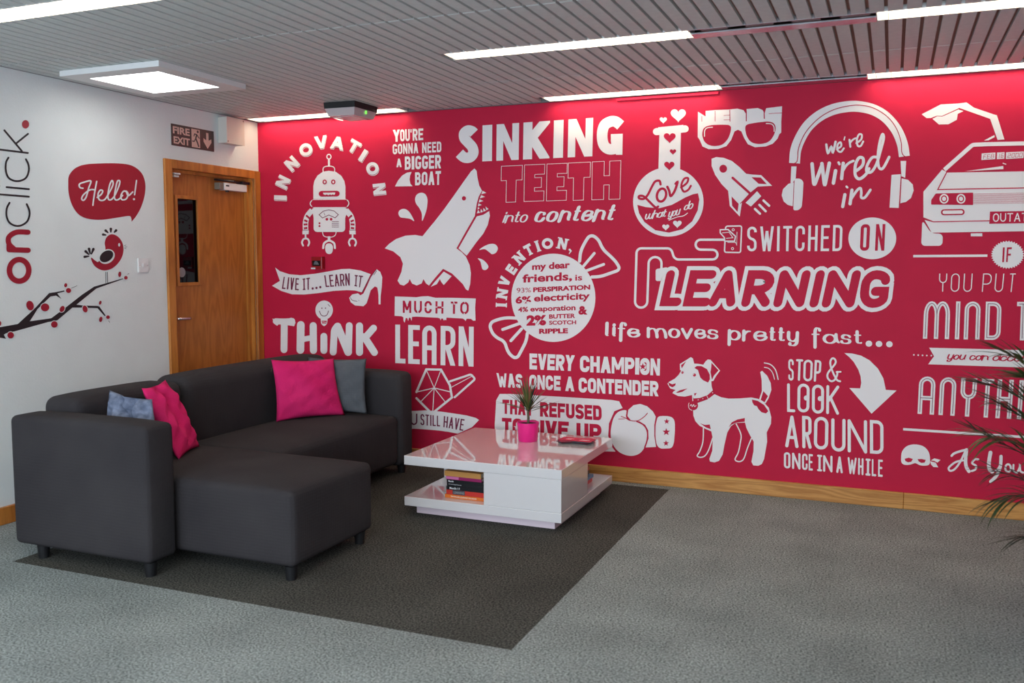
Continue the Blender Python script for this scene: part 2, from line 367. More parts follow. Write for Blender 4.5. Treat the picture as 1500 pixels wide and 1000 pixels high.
# ================================================================== COFFEE TABLE
tb = empty('coffee_table', (-2.063, 4.98, 0)); tag(tb, 'low square white gloss coffee table with open book shelves', 'coffee table')
X0, X1, Y0, Y1 = -.4775, .4775, -.48, .48
box('tabletop', M_GLOSS, X0, X1, Y0, Y1, .292, .345, tb, .0025, 2)
box('bottom_shelf', M_GLOSS, X0, X1, Y0, Y1, .055, .108, tb, .0025, 2)
box('plinth', mat('plinth_lacquer', (232, 212, 218), .3), X0+.045, X1-.06, Y0+.065, Y1-.06, 0, .0545, tb, .001, 1)
box('cabinet_box', M_GLOSS, .022, X1-.0015, Y0+.0015, -.02, .1085, .2915, tb, .0015, 1)
box('cabinet_box', M_GLOSS, X0+.0015, -.022, .02, Y1-.0015, .1085, .2915, tb, .0015, 1)
box('centre_panel', M_GLOSS, -.022, .022, -.02, .02, .1085, .2915, tb)

# fonts ---------------------------------------------------------------
def font_mesh(s, off=0):
    cu = bpy.data.curves.new('t', 'FONT'); cu.body = s; cu.offset = off; cu.resolution_u = 4; cu.size = 1
    o = bpy.data.objects.new('t', cu); COL.objects.link(o)
    dg = bpy.context.evaluated_depsgraph_get(); me = bpy.data.meshes.new_from_object(o.evaluated_get(dg), depsgraph=dg)
    vs = [(v.co.x, v.co.y) for v in me.vertices]; fs = [tuple(p.vertices) for p in me.polygons]
    bpy.data.objects.remove(o); bpy.data.curves.remove(cu); bpy.data.meshes.remove(me)
    xs = [a for a, b in vs]; ys = [b for a, b in vs]
    x0, x1, y0, y1 = min(xs), max(xs), min(ys), max(ys)
    return [((a-x0)/(x1-x0), (b-y0)/(y1-y0)) for a, b in vs], fs
def flat_text(name, s, m, origin, ux, uy, parent, off=0):
    vs, fs = font_mesh(s, off); me = bpy.data.meshes.new(name)
    o3, a, b = Vector(origin), Vector(ux), Vector(uy)
    me.from_pydata([tuple(o3+a*u+b*v) for u, v in vs], [], fs); me.materials.append(m); return link(name, me, parent)

# books -----------------------------------------------------------------
def book(cx, cy, z, wx, wy, t, cover, label, group, rz=0, title=None, tcol=None, pages=(226, 216, 196), face='-y', band=None):
    r = empty('book', (cx, cy, z), rz); tag(r, label, 'book', group)
    mc = mat('cover_%d_%d_%d' % cover, cover, .4); mp = mat('pages_%d' % pages[0], pages, .9, bump=.5, bscale=500, stretch=(1, 1, 30))
    c = min(.0018, t*.15)
    bm = bmesh.new(); bbox(bm, -wx/2, wx/2, -wy/2, wy/2, 0, c); bbox(bm, -wx/2, wx/2, -wy/2, wy/2, t-c, t)
    if face == '-y': bbox(bm, -wx/2, wx/2, -wy/2, -wy/2+.003, c, t-c)
    else: bbox(bm, wx/2-.003, wx/2, -wy/2, wy/2, c, t-c)
    cv = fin(bm, 'cover', mc, r)
    if face == '-y': box('pages', mp, -wx/2+.003, wx/2-.003, -wy/2+.003, wy/2-.003, c, t-c, r)
    else: box('pages', mp, -wx/2+.003, wx/2-.003, -wy/2+.003, wy/2-.003, c, t-c, r)
    if band and face == '-y': box('spine_band', mat('band_%d_%d' % band[2][:2], band[2], .5), -wx/2+band[0]*wx, -wx/2+band[1]*wx, -wy/2-.0004, -wy/2, c, t-c*.5, cv)
    if title and face == '-y':
        a, b, h0, h1 = title[1]
        flat_text('title', title[0], mat('ink_%d' % tcol[0], tcol, .6), (-wx/2+a*wx, -wy/2-.0007, t*h0), ((b-a)*wx, 0, 0), (0, 0, t*(h1-h0)), cv, .01)
    return r
bx, by, g = -2.19, 4.66, 'books on the front shelf'
W_ = (240, 240, 240)
z = .1085
stack = [(.245, .19, .020, (214, 108, 34), 'orange-spined book at the bottom of the front stack', ('THE ONLINE LEARNING IDEA BOOK', (.15, .82, .3, .7)), (250, 235, 215), None, .0),
 (.235, .185, .027, (196, 50, 40), 'red book with a grey band, second from the bottom of the front stack', ('LEARNING', (.2, .48, .25, .75)), (150, 150, 150), (.17, .5, (70, 70, 76)), .005),
 (.235, .19, .021, (20, 20, 22), 'thick black book with a large white spine title, directly on the red book', ('Moodle 1.9', (.09, .36, .2, .8)), W_, None, .008),
 (.230, .185, .018, (24, 24, 26), 'black book in the middle of the front stack, between two black books', ('E-Learning Course', (.06, .4, .3, .75)), (200, 200, 200), None, .010),
 (.228, .185, .018, (18, 18, 20), 'black book under the magenta one in the front stack', ('Moodle', (.05, .19, .25, .8)), W_, None, .010),
 (.222, .18, .018, (150, 30, 90), 'magenta and white book near the top of the front stack', None, W_, (.0, .36, (206, 110, 160)), .004),
 (.230, .18, .030, (196, 140, 74), 'thick tan book on top of the front stack', None, W_, None, .0)]
for k, (wx, wy, t, col, lab, ti, tc_, band, dx) in enumerate(stack):
    book(bx+dx-.002*k, by, z, wx, wy, t, col, lab, g, random.uniform(-.015, .015), ti, tc_, band=band); z += t+.0004
z = .1085
for k, (col, t, dx, lab) in enumerate([((206, 62, 56), .026, 0, 'red book at the bottom of the stack on the far right shelf'), ((60, 120, 160), .018, .004, 'blue book second from the bottom on the far right shelf'),
        ((30, 26, 28), .024, -.02, 'black book lying on the blue one on the far right shelf'), ((190, 80, 50), .02, -.022, 'rust-edged book in the far right stack, between two black books'), ((26, 24, 26), .03, -.035, 'black book near the top of the far right stack'), ((34, 30, 32), .03, -.04, 'dark book on top of the far right stack')]):
    book(-1.755+dx, 5.13, z, .20, .27, t, col, lab, 'books on the far right shelf', random.uniform(-.03, .03), face='+x'); z += t+.0004

# ---- potted plant on the table
pl = empty('potted_plant', (-2.045, 5.175, .345)); tag(pl, 'small spiky green plant in a bright pink pot on the white table', 'plant')
M_POT = mat('pink_glazed_pot', (232, 24, 128), .35)
lathe('pot', M_POT, [(.056, 0), (.060, .004), (.066, .095), (.069, .112), (.069, .118), (.064, .118), (.062, .104), (.0001, .104)], pl, 40)
lathe('soil', mat('potting_soil', (46, 34, 26), 1, bump=1, bscale=150), [(.0615, .098), (.0615, .106), (.0001, .108)], pl, 24)
bm = bmesh.new(); tube(bm, [(0, 0, .10), (.002, .001, .14), (-.001, 0, .19)], .009, 8, .008); fin(bm, 'stem', mat('ringed_stem', (120, 104, 80), .8, rgb2=(70, 58, 44), nscale=60), pl, True)
M_LEAFS = [mat('leaf_green', (68, 92, 40), .45), mat('leaf_olive', (104, 104, 52), .45), mat('leaf_dark', (34, 54, 34), .4), mat('leaf_reddish', (132, 92, 62), .45)]
def blade(bm, p0, d0, length, width, droop, n=7, up_=Vector((0, 0, 1)), fold=.25):
    p = Vector(p0); d = Vector(d0).normalized(); prev = None
    for i in range(n+1):
        f = i/n; wd = width*(.35+1.3*f)*(1-f)**.6 if f < .35 else width*(1-((f-.35)/.65)**1.8)*.72
        wd = max(wd, .0004)
        s = d.cross(up_)
        if s.length < .05: s = Vector((1, 0, 0))
        s.normalize(); nn = s.cross(d)
        cur = [bm.verts.new(p-s*wd/2), bm.verts.new(p-nn*wd*fold), bm.verts.new(p+s*wd/2)]
        if prev:
            bm.faces.new((prev[0], prev[1], cur[1], cur[0])); bm.faces.new((prev[1], prev[2], cur[2], cur[1]))
        prev = cur; p = p+d*(length/n); d = (d+Vector((0, 0, -droop/n))).normalized()
rnd = random.Random(4)
for k in range(60):
    a = k*2.399+rnd.uniform(-.3, .3); el = radians(rnd.choice([84, 78, 72, 66, 60, 50, 38, 20]))
    bm = bmesh.new(); blade(bm, (0, 0, .175+rnd.uniform(0, .025)), (cos(a)*cos(el), sin(a)*cos(el), sin(el)), rnd.uniform(.15, .24), .0135, rnd.uniform(.1, .55), 7)
    fin(bm, 'leaf', rnd.choice(M_LEAFS), pl, True)

# ---- fanned leaflets
M_LFT = mat('crimson_card', (214, 36, 78), .6)
for k in range(6):
    r = empty('leaflet', (-1.765+.004*k, 5.262-.006*k, .3452+.0034*k), radians((-8, 14, 32, 6, 22, -3)[k]))
    lab = ['bottom leaflet of the pile on the table, dark-backed', 'crimson leaflet second from the bottom of the pile on the table', 'crimson leaflet third from the bottom, turned most to one side', 'crimson leaflet third from the top of the pile on the table', 'crimson leaflet lying just under the topmost one', 'topmost crimson leaflet with small white print on the table'][k]
    tag(r, lab, 'leaflet', 'leaflets fanned out on the table')
    bm = bmesh.new(); bbox(bm, -.105, .105, -.0525, .0525, 0, .003, mi=1)
    for f in bm.faces:
        if f.normal.z > .5: f.material_index = 0
    fin(bm, 'card', [M_LFT, mat('dark_card_edge', (40, 28, 38), .5)], r)
    if k in (3, 5):
        for q, (a, b_) in enumerate(((-.07, -.02), (.02, .08))):
            for h in range(2): box('print', M_PRINT, a+.008*h, b_-.012*(1-h), -.012+.014*h, -.005+.014*h, .0029, .0033, r)

# ================================================================== DOOR (oak, closer, vision panel)
dr = empty('door_1', (L, (DY0+DY1)/2, 0)); tag(dr, 'oak veneer door with a narrow dark glass panel, lever handle and closer', kind='structure')
def db(name, m, x0, x1, y0, y1, z0, z1, bev=.0, parent=dr):
    cy = (DY0+DY1)/2
    if parent is dr: return box(name, m, x0, x1, y0-cy, y1-cy, z0, z1, dr, bev, 1)
    return box(name, m, x0, x1, y0-cy, y1-cy, z0, z1, parent, bev, 1)
bm = bmesh.new(); cy = (DY0+DY1)/2
for a in ((4.765-cy, 4.832-cy, 0, 2.13), (5.69-cy, 5.757-cy, 0, 2.13), (4.832-cy, 5.69-cy, 2.07, 2.13)): bbox(bm, 0, .02, a[0], a[1], a[2], a[3], .004, 2)
fin(bm, 'architrave', M_OAKF, dr)
bm = bmesh.new()
for a in ((4.82-cy, 4.835-cy, 0, 2.085), (5.672-cy, 5.688-cy, 0, 2.085), (4.82-cy, 5.688-cy, 2.07, 2.085)): bbox(bm, -.13, 0, a[0], a[1], a[2], a[3])
for a in ((4.835-cy, 4.848-cy, 0, 2.07), (5.645-cy, 5.672-cy, 0, 2.07), (4.848-cy, 5.645-cy, 2.05, 2.07)): bbox(bm, -.05, -.028, a[0], a[1], a[2], a[3])
fin(bm, 'door_lining', M_OAKF, dr)
G0, G1, GZ0, GZ1 = 4.93, 5.145, 1.29, 1.89
bm = bmesh.new(); xa, xb = -.095, -.052
for a in ((4.838, G0, .01, 2.062), (G1, 5.668, .01, 2.062), (G0, G1, .01, GZ0), (G0, G1, GZ1, 2.062)): bbox(bm, xa, xb, a[0]-cy, a[1]-cy, a[2], a[3])
bmesh.ops.remove_doubles(bm, verts=bm.verts, dist=1e-5)
fin(bm, 'door_leaf', M_OAK, dr)
bm = bmesh.new()
for a in ((G0-.012, G0+.012, GZ0-.012, GZ1+.012), (G1-.012, G1+.012, GZ0-.012, GZ1+.012)): bbox(bm, -.054, -.045, a[0]-cy, a[1]-cy, a[2], a[3], .002, 1)
for a in ((G0+.012, G1-.012, GZ0-.012, GZ0+.012), (G0+.012, G1-.012, GZ1-.012, GZ1+.012)): bbox(bm, -.054, -.045, a[0]-cy, a[1]-cy, a[2], a[3], .002, 1)
fin(bm, 'glazing_bead', M_OAKF, dr)
gl = db('glass_pane', M_GLASSD, -.08, -.068, G0, G1, GZ0, GZ1)
bm = bmesh.new(); bmesh.ops.create_cone(bm, cap_ends=True, segments=28, radius1=.034, radius2=.034, depth=.001)
for v in bm.verts: v.co = Vector((-.0672+v.co.z, v.co.y+4.985-cy, v.co.x+1.372))
fin(bm, 'glass_sticker', mat('grey_sticker', (140, 140, 142), .6), gl)
# lever
bm = bmesh.new(); bmesh.ops.create_cone(bm, cap_ends=True, segments=24, radius1=.026, radius2=.026, depth=.008, matrix=Matrix.Translation((-.047, 4.872-cy, 1.055)) @ Matrix.Rotation(radians(90), 4, 'Y'))
tube(bm, [(-.048, 4.872-cy, 1.055), (-.005, 4.872-cy, 1.055), (.0, 4.885-cy, 1.055), (.0, 4.97-cy, 1.053), (-.008, 4.99-cy, 1.053)], .0095, 10); fin(bm, 'lever_handle', M_METAL, dr, True)
# closer
cl = box('door_closer', M_PLAS, -.052, .0, 5.37-cy, 5.62-cy, 1.965, 2.018, dr, .004, 2); cl['label'] = 'pale metal door closer box with black arm'
box('closer_end_cap', mat('grey_cap', (120, 112, 100), .5), -.052, -.004, 5.32-cy, 5.368-cy, 1.967, 2.016, cl, .003, 1)
bm = bmesh.new(); tube(bm, [(-.03, 5.30-cy, 2.035), (.01, 5.46-cy, 2.032), (-.03, 5.62-cy, 2.028)], .008, 6); bbox(bm, -.05, .01, 5.56-cy, 5.64-cy, 2.022, 2.04); fin(bm, 'closer_arm', M_BLACKV, cl)
bm = bmesh.new(); bmesh.ops.create_cone(bm, cap_ends=True, segments=16, radius1=.012, radius2=.014, depth=.012, matrix=Matrix.Translation((-.02, 5.42-cy, 1.96))); fin(bm, 'closer_spindle', M_BLACKV, cl)
box('badge', M_BLACKV, -.0005, .0008, 5.385-cy, 5.42-cy, 1.992, 2.003, cl)
b = box('frame_bracket', M_PLAS, -.03, -.005, 4.875-cy, 4.935-cy, 2.035, 2.047, dr, .002, 1); box('bracket_plate', M_PLAS, -.03, -.01, 4.88-cy, 4.925-cy, 2.018, 2.03, b, .002, 1)
for z_ in (.25, 1.05, 1.8):
    pass

# ---- sign above the door
sg = empty('fire_exit_sign', (L, 5.056, 2.297)); tag(sg, 'black and white fire exit sign with running figure and down arrow above the door', 'sign')
M_SIGN = mat('sign_dark', (46, 42, 40), .35); M_SIGNW = mat('sign_pale', (206, 180, 168), .5)
box('backing', M_SIGN, .001, .005, -.207, .207, -.0715, .0715, sg)
def wy_poly(name, pts, m, x, parent):
    me = bpy.data.meshes.new(name); me.from_pydata([(x, a, b) for a, b in pts], [], [tuple(range(len(pts)))]); me.materials.append(m); return link(name, me, parent)
fr = .0058
flat_text('lettering', 'FIRE', M_SIGNW, (fr, -.195, .008), (0, .16, 0), (0, 0, .048), sg, .035)
flat_text('lettering', 'EXIT', M_SIGNW, (fr, -.190, -.058), (0, .155, 0), (0, 0, .048), sg, .035)
wy_poly('pictogram_panel', [(-.018, .062), (.065, .062), (.065, -.062), (-.018, -.062)], M_SIGNW, .0056, sg)
def stick(pts, wd, x, m, parent, name='figure'):
    bm = bmesh.new()
    for (a, b), (c, d) in zip(pts, pts[1:]):
        l = hypot(c-a, d-b); nx, ny = -(d-b)/l*wd/2, (c-a)/l*wd/2
        bm.faces.new([bm.verts.new((x, *p)) for p in ((a+nx, b+ny), (c+nx, d+ny), (c-nx, d-ny), (a-nx, b-ny))])
    return bm
bm = stick([(.036, .030), (.022, .0), (.040, -.030), (.050, -.055)], .013, .0062, M_SIGN, sg)
for p in ([(.022, .002), (.008, -.022), (-.014, -.022)], [(.034, .026), (.012, .030), (.004, .012)], [(.036, .026), (.050, .010), (.060, .004)]):
    b2 = stick(p, .008, .0062, M_SIGN, sg); me = bpy.data.meshes.new('x'); b2.to_mesh(me); b2.free(); bm.from_mesh(me)
bm.faces.new([bm.verts.new((.0062, .044+.010*cos(t), .048+.010*sin(t))) for t in [2*pi*i/14 for i in range(14)]])
fin(bm, 'running_figure', M_SIGN, sg)
wy_poly('arrow', [(.128, .052), (.152, .052), (.152, .0), (.180, .012), (.180, -.012), (.140, -.058), (.100, -.012), (.100, .012), (.128, .0)], M_SIGNW, fr, sg)
# ---- junction box
jb = empty('junction_box', (L, 5.405, 2.385)); tag(jb, 'pale square wall box near the ceiling between exit sign and corner', 'wall box')
box('body', mat('cream_metal', (206, 200, 190), .5), 0, .075, -.09, .10, -.092, .092, jb, .003, 1); 
ld = box('lid', mat('cream_lid', (216, 208, 196), .5), .0752, .08, -.092, .102, -.094, .094, jb, .001, 1)
for a, b_ in ((-.08, -.08), (.09, .08)):
    box('screw', M_BLACKV, .0795, .0812, a-.004, a+.004, b_-.004, b_+.004, ld)
# ---- light switch
sw = empty('light_switch', (L, 4.558, 1.422)); tag(sw, 'small square white light switch on the white wall left of the door', 'light switch')
fp_ = box('face_plate', M_PLAS, 0, .009, -.043, .043, -.046, .046, sw, .002, 2); box('rocker', M_PLAS, .0092, .014, -.009, .009, -.012, .014, sw, .001, 1)
for a in (-.032, .032): box('screw', M_METAL, .0088, .0098, a-.003, a+.003, -.003, .003, fp_)
# ---- fire alarm break glass
al = empty('fire_alarm', (-3.953, D, 1.437)); tag(al, 'small red fire alarm call point on the crimson wall above the ribbon graphic', 'fire alarm')
M_AL = mat('alarm_red', (150, 20, 26), .3)
box('housing', M_AL, -.046, .048, -.045, -.002, -.046, .046, al, .004, 2); box('window', mat('alarm_window', (24, 22, 24), .2), -.036, .036, -.0466, -.045, -.022, .018, al)
for k in range(3): box('print', mat('alarm_print', (150, 150, 155), .6), -.022+.004*k, .022-.006*k, -.0474, -.0466, -.010+.009*k, -.006+.009*k, al)
box('key_tab', M_PLAS, -.046, -.008, -.05, -.046, -.046, -.034, al, .001, 1)
# ---- emergency light, hung below the ceiling
em = empty('emergency_light', (-3.245, 5.16, H), radians(0)); tag(em, 'black and clear emergency light on the ceiling near the crimson wall', 'emergency light')
def hexa(name, m, pts, z0, z1, parent, inset=0, smooth=False):
    bm = bmesh.new(); c = Vector((sum(p[0] for p in pts)/len(pts), sum(p[1] for p in pts)/len(pts), 0))
    lo = [bm.verts.new((c.x+(p[0]-c.x)*(1-inset), c.y+(p[1]-c.y)*(1-inset), z0)) for p in pts]; hi = [bm.verts.new((p[0], p[1], z1)) for p in pts]
    n = len(pts)
    for i in range(n): bm.faces.new((lo[i], lo[(i+1) % n], hi[(i+1) % n], hi[i]))
    bm.faces.new(lo[::-1]); bm.faces.new(hi); bmesh.ops.recalc_face_normals(bm, faces=bm.faces); return fin(bm, name, m, parent)
em.location = (-3.405, 5.36, H)
hexa('black_base', mat('black_housing', (14, 14, 15), .4), [(-.12, -.15), (.115, -.14), (.12, .14), (-.115, .15)], -.04, -.001, em, .02)
hexa('clear_diffuser', mat('ribbed_clear_plastic', (190, 178, 178), .25, bump=.3, bscale=80), [(-.115, -.145), (.11, -.135), (.115, .135), (-.11, .145)], -.088, -.04, em, .14)
hexa('inner_reflector', mat('inner_reflector', (215, 214, 214), .3), [(-.07, -.09), (.065, -.085), (.07, .085), (-.065, .09)], -.090, -.0885, em, 0)
box('green_indicator', mat('green_led', (60, 255, 60), .4, emit=(90, 255, 60), stren=4), .1115, .1135, .0, .008, -.066, -.046, em)
# red cable trunking at the top of the mural
tr = box('cable_trunking', M_RED, -1.667, -1.02, D-.016, D, 2.474, 2.49, None, .001, 1); tag(tr, 'thin crimson cable trunking along the top edge of the crimson wall', 'trunking')

# ================================================================== PALM at the right edge
pm = empty('palm_plant', (1.12, 4.38, 0)); tag(pm, 'arching green potted palm at the right edge in front of the crimson wall', 'plant')
lathe('pot', mat('dark_grey_planter', (58, 58, 60), .5), [(.13, 0), (.135, .005), (.17, .30), (.175, .33), (.16, .33), (.155, .29), (.0001, .29)], pm, 40)
lathe('soil', MATS['potting_soil'], [(.156, .28), (.156, .295), (.0001, .297)], pm, 24)
M_PALM = [mat('palm_green', (52, 80, 34), .4), mat('palm_dark', (26, 44, 26), .4), mat('palm_mid', (40, 62, 30), .4)]
def bez(pts, n):
    pts = [Vector(p) for p in pts]; P_ = [pts[0]*2-pts[1]]+pts+[pts[-1]*2-pts[-2]]; out = []
    for i in range(1, len(P_)-2):
        for k in range(n):
            t = k/n; a, b, c, d = P_[i-1:i+3]
            out.append(.5*((2*b)+(c-a)*t+(2*a-5*b+4*c-d)*t*t+(3*b-a-3*c+d)*t**3))
    out.append(pts[-1]); return out
rnd = random.Random(11)
def frond(pp, y0, y1, llen, droop, skip=.25, wid=.012, mi=None, sides=(1, -1), step=2):
    wid *= 1.5; llen *= 1.15
    n = len(pp)
    pts = [Vector((1.12+rnd.uniform(-.03, .03), 4.38+rnd.uniform(-.03, .03), .30))]+[hit(x, y, 1, y0+(y1-y0)*i/(n-1)) for i, (x, y) in enumerate(pp)]
    pts = [p-Vector((1.12, 4.38, 0)) for p in pts]
    c = bez(pts, 12); bm = bmesh.new(); tube(bm, c, .006, 5, .0012); N = len(c)
    m = M_PALM[mi if mi is not None else rnd.randrange(3)]
    for i in range(int(N*skip), N-1, step):
        tg = (c[i+1]-c[i]).normalized(); f = i/N
        for s in sides:
            sd = tg.cross(Vector((0, 0, 1)));
            if sd.length < .1: sd = Vector((0, 1, 0))
            sd.normalize(); upv = sd.cross(tg)
            a = radians(rnd.uniform(26, 44))
            d = tg*cos(a)+(sd*s*.75+upv*rnd.uniform(-.1, .5))*sin(a)
            blade(bm, c[i], d, llen*rnd.uniform(.75, 1.1)*(1-.45*abs(f-.55)), wid, droop*rnd.uniform(.6, 1.4), 7, fold=.15)
    blade(bm, c[-1], (c[-1]-c[-2]), llen*.6, wid, droop*.5, 6)
    fin(bm, 'frond', m, pm, True)
frond([(1600, 720), (1548, 600), (1512, 540), (1480, 520)], 4.3, 4.2, .20, .5, .35, .016, 0)
frond([(1600, 700), (1530, 610), (1480, 575), (1440, 562)], 4.4, 4.35, .20, .35, .4, .013, 2)
frond([(1610, 760), (1540, 690), (1480, 655), (1425, 628)], 4.3, 4.2, .15, .4, .4, .011, 1)
frond([(1620, 780), (1540, 690), (1490, 650), (1450, 640)], 4.1, 4.0, .20, 1.0, .4, .011, 0)
frond([(1620, 800), (1560, 740), (1505, 705), (1460, 690)], 4.35, 4.3, .19, .9, .4, .010, 1)
frond([(1610, 790), (1540, 740), (1500, 728), (1468, 732)], 4.2, 4.15, .20, 1.3, .5, .010, 2)
frond([(1620, 820), (1560, 790), (1520, 785), (1490, 788)], 4.1, 4.05, .17, .6, .5, .008, 1, step=3)
frond([(1630, 720), (1570, 610), (1530, 565), (1500, 552)], 4.0, 3.9, .17, .6, .4, .02, 0)
frond([(1600, 690), (1545, 640), (1500, 612), (1462, 590)], 4.1, 4.0, .16, .7, .4, .013, 2)
frond([(1640, 760), (1600, 600), (1580, 520), (1540, 470)], 4.3, 4.1, .18, .5, .35, .014)
frond([(1700, 760), (1720, 600), (1740, 540), (1780, 500)], 4.4, 4.5, .2, .6, .35, .014)
frond([(1740, 800), (1820, 690), (1880, 660), (1940, 680)], 4.4, 4.5, .2, .8, .35, .012)
frond([(1660, 780), (1650, 640), (1640, 560), (1650, 500)], 4.0, 3.8, .2, .6, .35, .014)

# ================================================================== GRAPHICS
def cat(pts, closed, n=6):
    P_ = list(pts); out = []; L_ = len(P_)
    rng = range(L_) if closed else range(L_-1)
    for i in rng:
        if closed: a, b, c, d = P_[i-1], P_[i], P_[(i+1) % L_], P_[(i+2) % L_]
        else: a, b, c, d = P_[max(i-1, 0)], P_[i], P_[i+1], P_[min(i+2, L_-1)]
        for k in range(n):
            t = k/n
            out.append(tuple(.5*((2*b[q])+(c[q]-a[q])*t+(2*a[q]-5*b[q]+4*c[q]-d[q])*t*t+(3*b[q]-a[q]-3*c[q]+d[q])*t**3) for q in (0, 1)))
    if not closed: out.append(P_[-1])
    return out
def rounded(pts, rad, closed=False, n=5):
    """corner rounding; rad is one radius or a list"""
    out = []; L_ = len(pts)
    for i, p in enumerate(pts):
        r = rad[i] if isinstance(rad, (list, tuple)) else rad
        if r <= 0 or (not closed and i in (0, L_-1)): out.append(p); continue
        a, b = pts[i-1], pts[(i+1) % L_]
        la, lb = hypot(a[0]-p[0], a[1]-p[1]), hypot(b[0]-p[0], b[1]-p[1])
        fa = 1 if (not closed and i == 1) else .5; fb = 1 if (not closed and i == L_-2) else .5
        ra, rb = min(r, la*fa), min(r, lb*fb)
        A = (p[0]+(a[0]-p[0])*ra/la, p[1]+(a[1]-p[1])*ra/la); B = (p[0]+(b[0]-p[0])*rb/lb, p[1]+(b[1]-p[1])*rb/lb)
        k1 = .45
        C1 = (A[0]+(p[0]-A[0])*(1-k1), A[1]+(p[1]-A[1])*(1-k1)); C2 = (B[0]+(p[0]-B[0])*(1-k1), B[1]+(p[1]-B[1])*(1-k1))
        for k in range(n+1):
            t = k/n; out.append(tuple((1-t)**3*A[q]+3*(1-t)**2*t*C1[q]+3*(1-t)*t*t*C2[q]+t**3*B[q] for q in (0, 1)))
    return out
def clip(poly, x0, x1, y0, y1):
    for ax, v, s in ((0, x0, 1), (0, x1, -1), (1, y0, 1), (1, y1, -1)):
        out = []
        for i in range(len(poly)):
            a, b = poly[i-1], poly[i]; da, db_ = (a[ax]-v)*s, (b[ax]-v)*s
            if (da >= 0) != (db_ >= 0):
                t = da/(da-db_); out.append(tuple(a[q]+(b[q]-a[q])*t for q in (0, 1)))
            if db_ >= 0: out.append(b)
        poly = out
        if len(poly) < 3: return []
    return poly
def ribbon(pts, w, closed=False, cap='b', ext=0, nib=None, w2=None):
    """list of polygons for a stroke"""
    q = [pts[0]]
    for p in pts[1:]:
        if hypot(p[0]-q[-1][0], p[1]-q[-1][1]) > 1e-6: q.append(p)
    if closed and len(q) > 2 and hypot(q[0][0]-q[-1][0], q[0][1]-q[-1][1]) < 1e-6: q.pop()
    pts = q; n = len(pts)
    if n < 2: return []
    def wid(i, dx, dy):
        ww = w if w2 is None else w+(w2-w)*i/(n-1)
        if nib: ww = nib[0]+(ww-nib[0])*abs(dx*nib[1]+dy*nib[2])
        return ww
    segs = []; 
    for i in range(n if closed else n-1):
        a, b = pts[i], pts[(i+1) % n]; l = hypot(b[0]-a[0], b[1]-a[1]); segs.append(((b[0]-a[0])/l, (b[1]-a[1])/l))
    Lp, Rp = [], []
    for i in range(n):
        p = pts[i]
        if closed: d0, d1 = segs[i-1], segs[i]
        else: d0, d1 = segs[max(i-1, 0)], segs[min(i, n-2)]
        mx, my = d0[0]+d1[0], d0[1]+d1[1]; ml = hypot(mx, my)
        if ml < .1: mx, my = d1; ml = 1
        mx /= ml; my /= ml; c = max(.42, mx*d1[0]+my*d1[1])
        h = wid(i, mx, my)/2/c
        e = (0, 0)
        if not closed and ext:
            e0, e1 = ext if isinstance(ext, tuple) else (ext, ext)
            if i == 0: e = (-d1[0]*e0, -d1[1]*e0)
            if i == n-1: e = (d0[0]*e1, d0[1]*e1)
        Lp.append((p[0]-my*h+e[0], p[1]+mx*h+e[1])); Rp.append((p[0]+my*h+e[0], p[1]-mx*h+e[1]))
    out = []
    for i in range(n if closed else n-1):
        j = (i+1) % n; out.append([Lp[i], Lp[j], Rp[j], Rp[i]])
    if cap == 'r' and not closed:
        for i, d in ((0, segs[0]), (n-1, segs[-1])):
            r = hypot(Lp[i][0]-Rp[i][0], Lp[i][1]-Rp[i][1])/2
            out.append([(pts[i][0]+r*cos(2*pi*k/14), pts[i][1]+r*sin(2*pi*k/14)) for k in range(14)])
    return out
